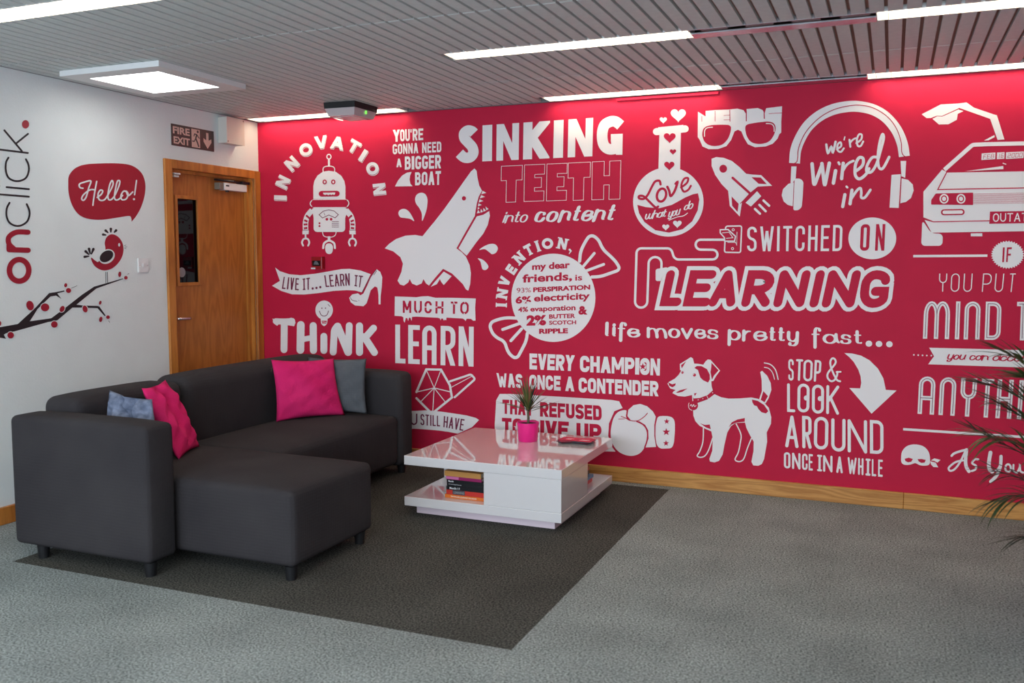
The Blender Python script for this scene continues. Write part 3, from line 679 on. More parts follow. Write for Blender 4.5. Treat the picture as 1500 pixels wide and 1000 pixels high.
GL = {'A': '0,0 .5,1;.5,1 1,0;.2,.3 .8,.3', 'a_': '', 'B': '0,0 0,1 .92,1r .92,.53r 0,.53;0,.53 1,.53r 1,0r 0,0', 'C': '1,.68 1,1r 0,1r 0,0r 1,0r 1,.32', 'D': 'c0,0 0,1 1,1r 1,0r',
 'E': '1,1 0,1 0,0 1,0;0,.52 .85,.52', 'F': '1,1 0,1 0,0;0,.5 .85,.5', 'G': '1,.80 1,1r 0,1r 0,0r 1,0r 1,.42 .55,.42', 'H': '0,0 0,1;1,0 1,1;0,.5 1,.5', 'I': '.5,0 .5,1',
 'K': '0,0 0,1;1,1 0,.42;.25,.6 1,0', 'L': '0,1 0,0 1,0', 'M': '0,0 0,1;0,1 .5,.2;.5,.2 1,1;1,1 1,0', 'N': '0,0 0,1;0,1 1,0;1,0 1,1', 'O': 'c0,0r 0,1r 1,1r 1,0r',
 'P': '0,0 0,1 1,1r 1,.42r 0,.42', 'R': '0,0 0,1 1,1r 1,.45r 0,.45;.45,.45 1,0', 'S': '1,.80 1,1r 0,1r 0,.54r 1,.46r 1,0r 0,0r 0,.20', 'T': '0,1 1,1;.5,1 .5,0', 'U': '0,1 0,0r 1,0r 1,1',
 'V': '0,1 .5,0;.5,0 1,1', 'W': '0,1 .27,0;.27,0 .5,.85;.5,.85 .73,0;.73,0 1,1', 'X': '0,0 1,1;0,1 1,0', 'Y': '0,1 .5,.42;1,1 .5,.42;.5,.45 .5,0',
 'α': '0,0 0,1r 1,1r 1,0;0,.42 1,.42', 'ν': '0,0 0,1r 1,1r 1,0', 'μ': '0,0 0,1r .5,1r .5,0;.5,0 .5,1r 1,1r 1,0', 'υ': '0,1 0,.5r 1,.5r 1,1;.5,.5 .5,0', 'ι': '0,1 1,1;0,0 1,0;.5,0 .5,1',
 '0': 'c0,0 0,1 1,1 1,0', '1': '.6,0 .6,1', '2': '0,1 1,1 1,.5 0,.5 0,0 1,0', '6': '1,1 0,1 0,0 1,0 1,.5 0,.5', "'": '.5,.72 .5,1', '.': '.5,0 .5,.01', ',': '.6,.08 .3,-.18',
 'a': 'c0,0r 0,1r .95,1r .95,0r;1,1 1,.15r 1.25,.1', 'c': '.95,.8 .9,1r 0,1r 0,0r 1,0r 1.05,.3', 'd': 'c0,0r 0,1r .95,1r .95,0r;1,1.6 1,.15r 1.25,.1', 'e': '.05,.48 1,.55 1,1r 0,1r 0,0r 1,0r 1.15,.35',
 'f': '1,1.5 .95,1.75r .4,1.72r .4,-.5;.02,1 .92,1', 'h': '0,1.6 0,0;0,.7 .1,1r 1,1r 1,.05r 1.25,.1', 'i': '.5,1 .5,.05r .9,.05;.48,1.38 .52,1.42', 'l': '.5,1.6 .5,.05r .9,.05', 'm': '0,1 0,0;0,.7 .0,1r .5,1r .5,0;.5,.7 .5,1r 1,1r 1,0',
 'n': '0,1 0,0;0,.7 .0,1r 1,1r 1,.05r 1.2,.1', 'o': 'c0,0r 0,1r 1,1r 1,0r', 'p': '0,1 0,-.55;c0,0r 0,1r 1,1r 1,0r', 'r': '0,1 0,0;0,.55 .2,1r .9,1', 's': '.95,.8 .8,1r .1,1r .1,.52r .95,.52r .95,0r .0,0r .0,.2',
 't': '.4,1.4 .4,0r 1.05,.1;0,1 .95,1', 'u': '0,1 0,0r 1,0r 1,1;1,1 1,.05r 1.2,.1', 'v': '0,1 .45,0;.45,0 .9,1', 'w': '0,1 0,0r .5,0r .5,1;.5,1 .5,0r 1,0r 1,1', 'y': '0,1 0,0r 1,0r 1,1;1,1 1,-.5r .1,-.5r .2,-.3', 'x': '0,0 1,1;0,1 1,0'}
WF = {'I': 'i', '1': .6, "'": 'i', '.': 'i', ',': 'i', 'M': 1.3, 'W': 1.45, 'μ': 1.5, 'E': .9, 'F': .88, 'L': .85, 'i': 'j', 'l': 'j', 'm': 1.75, 'w': 1.6, 't': .75, 'f': .85, 'r': .85, 's': .85, 'c': .9, 'e': .95, 'T': .95, 'Y': 1.05, 'A': 1.08, 'ι': .7}
class Gfx:
    def __init__(s, plane): s.plane = plane; s.v = []; s.f = []; s.m = []; s.ox = s.oy = 0; s.k = 1.
    def o(s, ox, oy, k): s.ox, s.oy, s.k = ox, oy, k; return s
    def add(s, poly, layer, mi):
        if len(poly) < 3: return
        b = len(s.v)
        for x, y in poly:
            px, py = s.ox+x/s.k, s.oy+y/s.k; off = .0012+.0012*layer+3e-5*(len(s.f) % 32)
            if s.plane == 'back': p = hit(px, py, 1, D-off)
            else: p = hit(px, py, 0, L+off)
            s.v.append(tuple(p))
        ar = sum(poly[i-1][0]*poly[i][1]-poly[i][0]*poly[i-1][1] for i in range(len(poly)))
        r = range(b, b+len(poly)); s.f.append(tuple(r) if ar < 0 else tuple(reversed(r))); s.m.append(mi)
    def poly(s, pts, mi=0, layer=None, smooth=False, n=5, rnd=0):
        if smooth: pts = cat(pts, True, n)
        elif rnd: pts = rounded(pts, rnd, True)
        s.add(pts, mi if layer is None else layer, mi)
    def line(s, pts, w, mi=0, layer=None, closed=False, smooth=False, cap='r', rnd=0, w2=None, nib=None):
        if smooth: pts = cat(pts, closed, 6)
        elif rnd: pts = rounded(pts, rnd, closed)
        for q in ribbon(pts, w, closed, cap, w2=w2, nib=nib): s.add(q, mi if layer is None else layer, mi)
    def circ(s, cx, cy, rx, ry=None, mi=0, layer=None, rot=0, n=40):
        ry = ry or rx; c, d = cos(rot), sin(rot)
        s.add([(cx+rx*cos(2*pi*i/n)*c-ry*sin(2*pi*i/n)*d, cy+rx*cos(2*pi*i/n)*d+ry*sin(2*pi*i/n)*c) for i in range(n)], mi if layer is None else layer, mi)
    def ring(s, cx, cy, rx, ry, w, mi=0, layer=None, rot=0):
        c, d = cos(rot), sin(rot); s.line([(cx+rx*cos(2*pi*i/40)*c-ry*sin(2*pi*i/40)*d, cy+rx*cos(2*pi*i/40)*d+ry*sin(2*pi*i/40)*c) for i in range(40)], w, mi, layer, True)
    def heart(s, cx, cy, w, mi=0, layer=None):
        pts = []
        for i in range(28):
            t = 2*pi*i/28; pts.append((cx+w/2*(sin(t)**3), cy-w/2*.9*((13*cos(t)-5*cos(2*t)-2*cos(3*t)-cos(4*t))/15)))
        s.add(pts, mi if layer is None else layer, mi)
    def star(s, cx, cy, r, mi=1, layer=None):
        s.add([(cx+(r if i % 2 == 0 else r*.42)*sin(pi*i/5), cy-(r if i % 2 == 0 else r*.42)*cos(pi*i/5)) for i in range(10)], mi if layer is None else layer, mi)
    def glyph(s, ch, mp, w, t, mi, layer, cap, R, inset, nib, ratio=.34):
        """strokes in a box w x 1 (height units); mp maps box coords to local drawing coords"""
        ins = inset if inset is not None else t
        sx = 1.; ratio = {'W': .2, 'M': .22, 'N': .3, 'w': .2, 'm': .2}.get(ch, ratio)
        if w > 0 and inset is None and ch not in "I1'.,ilι" and t > ratio*w: sx = ratio*w/t if ratio*w < t else 1.
        if sx < 1:
            mp0 = mp; mp = lambda a, b: mp0(a*sx, b); w = w/sx
        for st in GL[ch].split(';'):
            closed = st.startswith('c'); st = st[1:] if closed else st
            pts, rad = [], []
            for tok in st.split():
                r = tok.endswith('r'); a, b = tok.rstrip('r').split(',')
                a, b = float(a), float(b)
                pts.append((ins/2+a*(w-ins), ins/2+b*(1-ins))); rad.append(R*max(w-ins, .02)/2*(1 if R <= 1 else 1) if r else 0)
            if len(pts) > 2: pts = rounded(pts, rad, closed, 5)
            raw = [tok.rstrip('r').split(',') for tok in st.split()]
            diag = len(pts) == 2 and abs(pts[0][0]-pts[1][0]) > .02 and abs(pts[0][1]-pts[1][1]) > .02
            ext = 0 if cap == 'r' else (t if diag else t/2)
            if diag and cap == 'b' and ch.isupper():
                ys = [float(q_[1]) for q_ in raw]
                pts = [(p_[0], y_ if y_ in (0., 1.) else p_[1]) for p_, y_ in zip(pts, ys)]
                ext = tuple(t if y_ in (0., 1.) else 0 for y_ in ys)
            if cap == 'b' and not closed and ch in 'SCG' and len(pts) > 4: ext = (0, 0)
            for q in ribbon(pts, t, closed, cap, ext, nib):
                if cap == 'b' and ch.isupper() or (cap == 'b' and ch in 'ανμυι0126'): q = clip(q, 0 if ch not in 'I' else -9, w if ch not in 'I' else 9, 0, 1)
                if len(q) > 2: s.add([mp(*p) for p in q], layer, mi)
    def text(s, st, quad, t=.15, gap=.6, R=1., mi=0, layer=None, cap='b', xs=None, inset=None, shear=0, nib=None, space=1.2, wmax=None, jit=0):
        """quad: TL, TR, BR, BL in drawing coords"""
        layer = mi if layer is None else layer
        TL, TR, BR, BL = quad
        hp = (hypot(TL[0]-BL[0], TL[1]-BL[1])+hypot(TR[0]-BR[0], TR[1]-BR[1]))/2; wp = hypot(TR[0]-TL[0], TR[1]-TL[1]); A = wp/hp
        def warp(U, V):
            tx, ty = TL[0]+(TR[0]-TL[0])*U, TL[1]+(TR[1]-TL[1])*U; bx_, by_ = BL[0]+(BR[0]-BL[0])*U, BL[1]+(BR[1]-BL[1])*U
            return (bx_+(tx-bx_)*V, by_+(ty-by_)*V)
        ins = inset if inset is not None else t; g_ = gap*ins; pos = []
        if xs is None:
            fix = 0; var = 0
            for i, ch in enumerate(st):
                if ch == ' ': fix += space*ins+.08; continue
                f = WF.get(ch, 1)
                if f == 'i': fix += ins
                elif f == 'j': fix += ins*1.05
                else: var += f
                if i < len(st)-1: fix += g_
            W = max(ins*1.2, (A-fix)/max(var, .01)); x = 0
            for ch in st:
                if ch == ' ': x += space*ins+.08; continue
                f = WF.get(ch, 1); wc = ins if f == 'i' else (ins*1.05 if f == 'j' else f*W); pos.append((ch, x, wc)); x += wc+g_
        else:
            for ch, (a, b) in zip(st.replace(' ', ''), xs): pos.append((ch, (a-TL[0])/wp*A, (b-a)/wp*A))
        rr = random.Random(len(st)+ord(st[0]))
        for ch, x, wc in pos:
            j1, j2 = rr.uniform(-jit, jit), rr.uniform(-jit, jit)
            s.glyph(ch, (lambda a, b, x=x, wc=wc: warp((x+a+shear*(b-.5)+j1*(b-.5))/A, b+j2)), wc, t, mi, layer, cap, R, inset, nib)
    def put(s, ch, cx, cy, w, h, ang, t=.2, mi=0, layer=None, cap='b', R=1., inset=None, nib=None):
        """one glyph centred at cx, cy turned by ang degrees counter-clockwise"""
        a = radians(ang); ux, uy = cos(a), -sin(a); vx, vy = -sin(a), -cos(a); wl_ = w/h
        s.glyph(ch, lambda X, Y: (cx+(X-wl_/2)*h*ux+(Y-.5)*h*vx, cy+(X-wl_/2)*h*uy+(Y-.5)*h*vy), wl_, t, mi, mi if layer is None else layer, cap, R, inset, nib)
    def font(s, st, quad, mi=1, layer=None, off=0.0):
        TL, TR, BR, BL = quad; vs, fs = font_mesh(st, off); b = len(s.v); lay = mi if layer is None else layer
        for u, v in vs:
            tx, ty = TL[0]+(TR[0]-TL[0])*u, TL[1]+(TR[1]-TL[1])*u; bx_, by_ = BL[0]+(BR[0]-BL[0])*u, BL[1]+(BR[1]-BL[1])*u
            x, y = bx_+(tx-bx_)*v, by_+(ty-by_)*v; px, py = s.ox+x/s.k, s.oy+y/s.k; o_ = .0012+.0012*lay
            s.v.append(tuple(hit(px, py, 1, D-o_) if s.plane == 'back' else hit(px, py, 0, L+o_)))
        for f in fs: s.f.append(tuple(b+i for i in f)); s.m.append(mi)
    def done(s, name, label, mats=None, parent=None):
        me = bpy.data.meshes.new(name); me.from_pydata(s.v, [], s.f)
        for m in (mats or (M_PRINT, M_RED, M_PRINT, M_DKRED)): me.materials.append(m)
        for p, m in zip(me.polygons, s.m): p.material_index = m
        o = link(name, me, parent or (wb if s.plane == 'back' else wl)); o['label'] = label
        s.v, s.f, s.m = [], [], []; return o
def LR(x0, x1, yl0, yl1, yr0=None, yr1=None):
    yr0 = yl0 if yr0 is None else yr0; yr1 = yl1 if yr1 is None else yr1
    return ((x0, yl0), (x1, yr0), (x1, yr1), (x0, yl1))

g = Gfx('back')
# ---- INNOVATION + robot (drawing coords: crop A)
g.o(380, 150, 5)
for ch, x, y, a, w_ in (('I', 153, 697, 88, 36), ('N', 172, 582, 64, 80), ('N', 238, 447, 42, 82), ('O', 340, 345, 20, 96), ('V', 452, 290, 8, 92), ('A', 572, 296, -10, 96), ('T', 692, 322, -30, 84), ('I', 760, 388, -32, 36), ('O', 828, 483, -60, 92), ('N', 878, 633, -84, 80)):
    g.put(ch, x+3, y+8, w_, 92, a, .27 if ch != 'I' else .36, 0, 0); 
    g.put(ch, x+1.5, y+4, w_-2, 90, a, .27 if ch != 'I' else .36, 1, 1); g.put(ch, x, y, w_, 92, a, .27 if ch != 'I' else .36, 0, 2)
g.done('lettering', 'curved word INNOVATION in chunky white capitals over the robot')
g.o(460, 135, 10.71)
g.poly([(270, 385), (470, 370), (455, 450), (400, 440), (330, 420)]); g.poly([(575, 365), (680, 362), (718, 380), (660, 430), (565, 452), (555, 435), (590, 410)])
g.done('emblem_graphic', 'white shape partly hidden behind the emergency light at the top of the wall')
g.o(380, 150, 5)
g.ring(509, 397, 15, 17, 8); g.line([(509, 412), (509, 468)], 14, cap='b'); g.line([(467, 512), (465, 478), (485, 467), (532, 466), (553, 480), (550, 510)], 7, rnd=14)
g.poly([(395, 706), (395, 612), (402, 575), (425, 535), (465, 507), (510, 500), (560, 508), (600, 537), (622, 575), (630, 615), (630, 706)])
for x in (478, 541): g.circ(x, 582, 16, 18, 1); g.circ(x, 582, 7, 9, 0, 2)
g.poly([(434, 648), (588, 646), (588, 688), (434, 690)], 1, rnd=22); g.poly([(465, 661), (556, 659), (553, 672), (545, 677), (537, 672), (528, 678), (516, 673), (505, 679), (493, 673), (482, 677), (470, 672)], 0, 2)
g.line([(372, 712), (655, 708), (655, 768), (372, 768)], 7, 0, closed=True, rnd=34)
g.poly([(385, 770), (640, 770), (655, 800), (628, 830), (628, 948), (397, 948), (397, 830), (385, 800)], 0, rnd=26); g.poly([(386, 714), (640, 711), (640, 766), (386, 767)], 1)
g.line([(437, 822), (462, 846), (508, 824), (555, 845), (578, 822), (548, 795), (508, 786), (468, 796)], 5, 3, 1, True); g.line([(480, 826), (472, 806)], 3, 3, 1)
for x, y, r in ((494, 855, 10), (525, 855, 10), (440, 884, 7), (440, 905, 7)): g.circ(x, y, r, r, 1)
for y in (872, 885, 898, 911): g.line([(530, y), (582, y)], 4, 3, 1, cap='b')
for s in (0, 1):
    X = (lambda x: x) if s == 0 else (lambda x: 1020-x)
    g.line([(X(386), 788), (X(352), 830), (X(338), 880), (X(338), 940)], 40, smooth=True, cap='b'); 
    for (a, b), (c, d) in (((352, 800), (386, 838)), ((336, 822), (374, 850)), ((322, 858), (358, 872)), ((318, 890), (358, 892)), ((320, 918), (357, 918))):
        if (a, b) == (352, 800): continue
        g.line([(X(a+6), b+4), (X(c-6), d)], 14, 1, cap='b')
    g.poly([(X(315), 940), (X(362), 938), (X(360), 965), (X(315), 966)], 0); g.line([(X(322), 935), (X(354), 935)], 4, 3, 1)
    g.line([(X(338), 962), (X(338), 1000)], 12, cap='b'); g.poly([(X(318), 942+0), (X(358), 942), (X(358), 964), (X(318), 964)], 0)
    g.line([(X(320), 1048), (X(312), 1025), (X(322), 1002), (X(339), 996), (X(356), 1002), (X(365), 1025), (X(357), 1048)], 13, smooth=True)
g.line([(462, 950), (470, 975), (492, 985), (530, 985), (555, 972), (562, 948)], 6, smooth=True); g.line([(510, 980), (510, 1010)], 20, cap='b')
g.line([(467, 1066), (475, 1030), (510, 1012), (546, 1030), (553, 1066)], 15, smooth=True); g.poly([(482, 1040), (510, 1028), (538, 1040), (538, 1090), (525, 1110), (497, 1110), (482, 1090)], rnd=20)
g.done('robot_graphic', 'white cartoon robot with domed head and claw arms')
# ---- bigger boat
g.text("YOURE", ((977, 201), (1200, 190), (1200, 275), (980, 289)), .19, .35, .9, xs=[(977, 1028), (1030, 1062), (1067, 1101), (1122, 1158), (1164, 1200)]); g.line([(1111, 196), (1110, 220)], 8, cap='b')
g.text('GONNA NEED', ((975, 306), (1332, 286), (1332, 363), (977, 380)), .19, .4, .9); g.text('A', ((1004, 412), (1040, 410), (1042, 473), (1003, 475)), .2)
g.text('BIGGER', ((1065, 396), (1330, 383), (1330, 482), (1065, 493)), .2, .35, .9); g.text('BOAT', ((1140, 512), (1330, 501), (1328, 603), (1140, 607)), .2, .35, .9)
g.done('lettering', "narrow white words YOU'RE GONNA NEED A BIGGER BOAT")
g.poly([(993, 615), (1015, 572), (1045, 535), (1080, 514), (1115, 508), (1104, 535), (1100, 565), (1106, 595), (1122, 613)]); g.done('fin_graphic', 'small white shark fin beside the word BOAT')
g.poly([(1192, 868), (1189, 815), (1172, 775), (1147, 740), (1140, 705), (1152, 676), (1180, 661), (1210, 668), (1228, 695), (1231, 735), (1220, 800)], smooth=True)
g.poly([(1134, 869), (1105, 853), (1068, 846), (1032, 840), (1018, 812), (1030, 787), (1062, 779), (1092, 795), (1116, 830)], smooth=True)
g.o(550, 230, 5)
g.poly([(760, 680), (790, 656), (835, 637), (875, 638), (896, 665), (884, 698), (855, 711), (832, 695), (800, 674)], smooth=True); g.poly([(750, 741), (785, 751), (815, 778), (827, 805), (808, 826), (785, 822), (776, 795), (768, 765)], smooth=True)
g.done('splash_graphic', 'four white water drops around the shark')
# ---- shark
g.poly([(725, 83), (741, 100), (747, 150), (760, 208), (780, 246), (756, 290), (742, 340), (727, 432), (660, 548), (593, 668), (630, 695), (662, 728), (690, 790), (699, 850), (694, 930), (680, 978), (662, 968), (640, 930), (600, 890), (560, 852), (495, 818), (440, 880), (392, 940), (370, 925), (352, 893), (338, 925), (302, 940), (268, 926), (251, 893), (240, 918), (208, 941), (180, 933), (162, 905),
  (190, 840), (201, 780), (182, 732), (130, 690), (68, 668), (100, 635), (150, 600), (220, 575), (290, 570), (345, 579), (400, 510), (430, 475), (500, 385), (570, 288), (640, 188), (700, 104)])
g.poly([(500, 838), (558, 872), (500, 937), (482, 915), (471, 893), (450, 930), (405, 950), (430, 918)])
g.poly([(742, 434), (790, 422), (833, 395), (838, 430), (822, 498), (790, 560), (740, 622), (668, 722), (608, 668)])
for t in ([(784, 246), (812, 262), (776, 272)], [(774, 278), (803, 291), (764, 302)], [(762, 308), (790, 321), (756, 333)], [(754, 338), (778, 350), (750, 362)], [(750, 366), (764, 374), (748, 384)],
          [(742, 412), (752, 386), (766, 408)], [(768, 407), (772, 378), (788, 401)], [(790, 400), (790, 372), (810, 392)], [(812, 390), (806, 362), (828, 380)]): g.poly(t)
g.circ(648, 302, 15, 16, 1); g.done('shark_graphic', 'large white leaping shark with open jaws')
# ---- sinking teeth
g.o(650, 150, 5)
g.text('INKIN', ((283, 168), (1097, 112), (1090, 394), (281, 432)), .262, xs=[(283, 357), (388, 553), (585, 780), (803, 885), (915, 1097)])
g.line([(222, 225), (205, 210), (175, 206), (150, 228), (152, 262), (178, 292), (210, 330), (216, 372), (190, 402), (150, 402), (115, 372)], 76, smooth=True, cap='b')
g.line([(1296, 168), (1258, 140), (1215, 142), (1175, 172), (1160, 240), (1172, 310), (1212, 342), (1262, 330), (1262, 270)], 78, smooth=True, cap='b'); g.poly([(1224, 232), (1311, 229), (1308, 383), (1262, 383), (1224, 280)])
g.done('lettering', 'very bold white word SINKING')
def outl(pl, q, w_=3.2):
    TL, TR, BR, BL = q
    g.line([((BL[0]+(BR[0]-BL[0])*u)*(1-v)+(TL[0]+(TR[0]-TL[0])*u)*v, (BL[1]+(BR[1]-BL[1])*u)*(1-v)+(TL[1]+(TR[1]-TL[1])*u)*v) for u, v in pl], w_, closed=True)
TT = [(0, 1), (1, 1), (1, .60), (.72, .60), (.72, 0), (.25, 0), (.25, .60), (0, .60)]; EE = [(0, 1), (1, 1), (1, .73), (.52, .73), (.52, .64), (.86, .64), (.86, .37), (.52, .37), (.52, .27), (1, .27), (1, 0), (0, 0)]; HH = [(0, 1), (.42, 1), (.42, .62), (.61, .62), (.61, 1), (1, 1), (1, 0), (.61, 0), (.61, .38), (.42, .38), (.42, 0), (0, 0)]
for pl, a in ((TT, (422, 577, 467, 460, 733, 727)), (EE, (592, 740, 458, 452, 725, 720)), (EE, (756, 905, 451, 445, 721, 716)), (TT, (912, 1075, 444, 436, 719, 713)), (HH, (1088, 1298, 435, 426, 713, 707))):
    outl(pl, ((a[0], a[2]), (a[1], a[3]), (a[1]-8, a[5]), (a[0]-4, a[4])))
g.done('lettering', 'hollow outlined word TEETH')
NB = (.07, .45, .9)
g.text('into', ((440, 824), (618, 816), (612, 880), (434, 886)), .22, .25, 1, cap='r', shear=.28, nib=(.08, .2, 1), inset=.2)
g.text('content', ((672, 792), (1262, 774), (1250, 874), (662, 885)), .27, .22, 1, cap='r', shear=.25, nib=(.07, .2, 1), inset=.28)
g.done('lettering', 'slanted fat white words into content')
# ---- invention candy
g.o(700, 330, 5)
for ch, x, y, a, w_ in (('I', 172, 583, 88, 22), ('N', 178, 500, 80, 66), ('V', 195, 410, 68, 66), ('E', 246, 322, 56, 52), ('N', 303, 238, 44, 64), ('T', 372, 178, 28, 58), ('I', 438, 152, 18, 22), ('O', 510, 133, 5, 84), ('N', 620, 134, -12, 66)):
    g.put(ch, x, y, w_, 80, a, .27, 0)
    if ch in 'INT':
        A_ = radians(a); ux, uy, vx, vy = cos(A_), -sin(A_), -sin(A_), -cos(A_)
        for sx, sy in {'I': ((0, .46), (0, -.46)), 'N': ((-.4, .46), (.4, .46), (-.4, -.46)), 'T': ((0, -.46),)}[ch]:
            cx, cy_ = x+sx*w_*ux+sy*80*vx, y+sx*w_*uy+sy*80*vy; g.line([(cx-16*ux, cy_-16*uy), (cx+16*ux, cy_+16*uy)], 9, cap='b')
g.line([(672, 178), (682, 188), (668, 208)], 16, w2=5)
g.done('lettering', 'curved white word INVENTION along the sweet')
g.circ(553, 530, 308, 323, n=64)
g.line([(745, 262), (752, 190), (787, 118), (824, 66), (880, 96), (915, 175), (985, 238), (1022, 280), (1042, 325), (975, 348), (900, 375), (835, 378)], 23, rnd=30); g.line([(772, 300), (853, 204)], 20); g.line([(792, 333), (922, 285)], 20)
c = lambda P_: [(x-750, y+450) for x, y in P_]
g.line(c([(1045, 230), (960, 225), (890, 240), (836, 265), (845, 322), (880, 368), (948, 400), (962, 460), (992, 505), (1036, 527), (1072, 460), (1105, 395), (1112, 340)]), 23, rnd=30); g.line(c([(932, 312), (1055, 268)]), 22); g.line(c([(992, 394), (1070, 308)]), 22)
for st, x0, x1, yl0, yl1, yr0, yr1, off in (('my dear', 397, 674, 278, 342, 262, 328, .035), ('friends,', 327, 690, 360, 430, 338, 412, .03), ('is', 713, 764, 362, 405, 360, 403, .02), ('93%', 284, 388, 458, 494, 456, 490, .0), ('PERSPIRATION', 405, 823, 454, 490, 434, 470, .045), ('6%', 276, 390, 520, 574, 516, 570, .045),
      ('electricity', 411, 820, 508, 574, 488, 556, .03), ('4%', 294, 368, 598, 636, 596, 632, .03), ('evaporation', 384, 715, 596, 642, 582, 634, .03), ('&', 736, 803, 590, 654, 590, 654, .05), ('2%', 356, 500, 658, 736, 656, 732, .06), ('BUTTER', 522, 713, 652, 684, 645, 678, .035), ('SCOTCH', 522, 720, 698, 728, 694, 724, .035), ('RIPPLE', 448, 660, 757, 794, 753, 790, .05)):
    g.font(st, ((x0, yl0), (x1, yr0), (x1, yr1), (x0, yl1)), 1, off=off)
g.done('sweet_graphic', 'round white wrapped sweet filled with a crimson recipe text')
# ---- live it banner, shoe, think
g.o(380, 340, 5)
g.poly([(115, 258), (150, 285), (220, 308), (300, 315), (400, 305), (500, 288), (600, 270), (660, 268), (740, 280), (815, 307), (750, 440), (700, 427), (640, 424), (540, 430), (430, 446), (330, 456), (240, 455), (160, 430), (92, 392), (150, 356)])
g.text('LIVE', ((178, 326), (290, 338), (288, 426), (164, 414)), .11, .9, mi=3, layer=1); g.text('ιT', ((316, 340), (370, 332), (370, 420), (318, 424)), .11, .8, mi=3, layer=1)
for x, y in ((390, 412), (418, 408), (446, 402)): g.circ(x, y, 8, 9, 3, 1)
g.text('LEARN', ((474, 316), (660, 300), (662, 390), (486, 402)), .11, .7, mi=3, layer=1); g.text('ιT', ((698, 312), (760, 320), (745, 406), (696, 394)), .11, .8, mi=3, layer=1)
g.done('ribbon_graphic', 'white ribbon reading LIVE IT... LEARN IT')
g.poly([(858, 270), (885, 290), (900, 330), (896, 400), (888, 470), (887, 528), (873, 528), (871, 450), (864, 405), (845, 397), (815, 425), (800, 475), (785, 520), (762, 542), (700, 536), (668, 512), (658, 480), (680, 455), (722, 447), (740, 462), (762, 448), (790, 390), (825, 310)])
g.line([(752, 440), (800, 350), (856, 272)], 5, 3, 1, smooth=True); g.line([(838, 312), (858, 284)], 4, 3, 1); g.line([(666, 478), (680, 498), (715, 506)], 4, 3, 1, smooth=True); g.line([(727, 500), (731, 500)], 3, 3, 1)
g.done('shoe_graphic', 'white high-heeled shoe at the end of the ribbon')
for p, w_ in (([(120, 652), (180, 655), (240, 650)], 44), ([(182, 660), (180, 860)], 50), ([(303, 678), (300, 862)], 56), ([(394, 684), (396, 865)], 52), ([(300, 788), (396, 770)], 40), ([(472, 762), (472, 866)], 50), ([(540, 878), (550, 700), (575, 688)], 50), ([(572, 690), (610, 780), (650, 878)], 56), ([(658, 684), (652, 878)], 50), ([(733, 686), (733, 880)], 52), ([(836, 702), (770, 778)], 50), ([(768, 765), (842, 880)], 52)):
    g.line(p, w_, rnd=30)
g.poly([(95, 632), (120, 640), (150, 632), (180, 640), (130, 685), (110, 672)]); g.poly([(200, 636), (235, 625), (265, 660), (255, 688), (200, 680)])
for p in ([(458, 968), (462, 957), (480, 958), (484, 970)], [(602, 973), (602, 966)], [(618, 973), (618, 962), (634, 964)]): g.line(p, 6)
g.done('lettering', 'hand-painted white word THINK just above the sofa back')
g.circ(474, 570, 64, 70); g.poly([(448, 632), (500, 632), (495, 672), (474, 690), (452, 672)], rnd=8); g.poly([(456, 648), (494, 648), (490, 668), (460, 668)], 1)
for x in (458, 484): g.circ(x, 556, 4, 5, 3, 1)
g.line([(440, 578), (452, 605), (474, 614), (495, 604), (506, 576)], 5, 3, 1, smooth=True); g.line([(502, 527), (516, 543)], 4, 3, 1); g.line([(462, 656), (488, 660)], 4, 0, 2)
g.done('light_bulb_graphic', 'white smiling light bulb dotting the i of THINK')
# ---- much to learn
g.o(550, 420, 5)
g.poly([(142, 70), (200, 72), (300, 76), (340, 70), (385, 68), (440, 80), (560, 80), (735, 85), (730, 150), (733, 247), (716, 248), (700, 235), (668, 233), (660, 250), (652, 240), (640, 232), (520, 225), (518, 245), (508, 240), (500, 247), (494, 232), (482, 232), (478, 245), (470, 230), (455, 226), (300, 218), (268, 220), (264, 250), (256, 226), (246, 226), (240, 250), (232, 228), (222, 228), (214, 262), (206, 250), (204, 222), (190, 215), (140, 212)])
g.text('MUCHTO', ((200, 101), (686, 110), (684, 200), (200, 190)), .17, mi=1, R=1.2, xs=[(200, 262), (283, 340), (360, 412), (440, 498), (552, 600), (622, 684)], inset=.15)
for x, y in ((231, 128), (311, 185), (362, 148), (440, 148), (498, 150), (575, 118), (652, 104), (652, 202), (412, 148)): g.line([(x-3, y-12), (x+3, y+12)] if x in (231, 311, 575, 652) else [(x-14, y), (x+14, y)], 7, 0, 2, cap='b')
g.done('drip_banner_graphic', 'white dripping paint banner reading MUCH TO')
g.text('LEαRN', ((145, 276), (720, 292), (718, 584), (145, 558)), .122, R=1.2, xs=[(145, 220), (240, 325), (343, 448), (478, 586), (610, 720)], inset=.122)
g.done('lettering', 'tall narrow white word LEARN under the dripping banner')
g.line([(300, 770), (372, 604), (480, 606), (545, 720), (560, 810), (430, 915), (400, 915), (300, 815)], 16); g.line([(300, 770), (430, 740), (555, 770)], 7); g.line([(372, 606), (430, 740), (480, 608)], 6); g.line([(330, 842), (430, 740), (515, 848)], 6); g.line([(430, 740), (420, 905)], 6)
g.line([(545, 692), (700, 640), (730, 675), (580, 808)], 15, rnd=12); g.line([(556, 735), (705, 655)], 5)
g.done('gem_graphic', 'white outlined faceted shape above the ribbon beside the sofa arm')
g.o(590, 520, 7.5)
g.poly([(0, 612), (135, 612), (250, 606), (420, 620), (560, 640), (700, 662), (800, 688), (838, 712), (760, 792), (605, 862), (500, 842), (400, 828), (250, 815), (135, 808), (0, 812)])
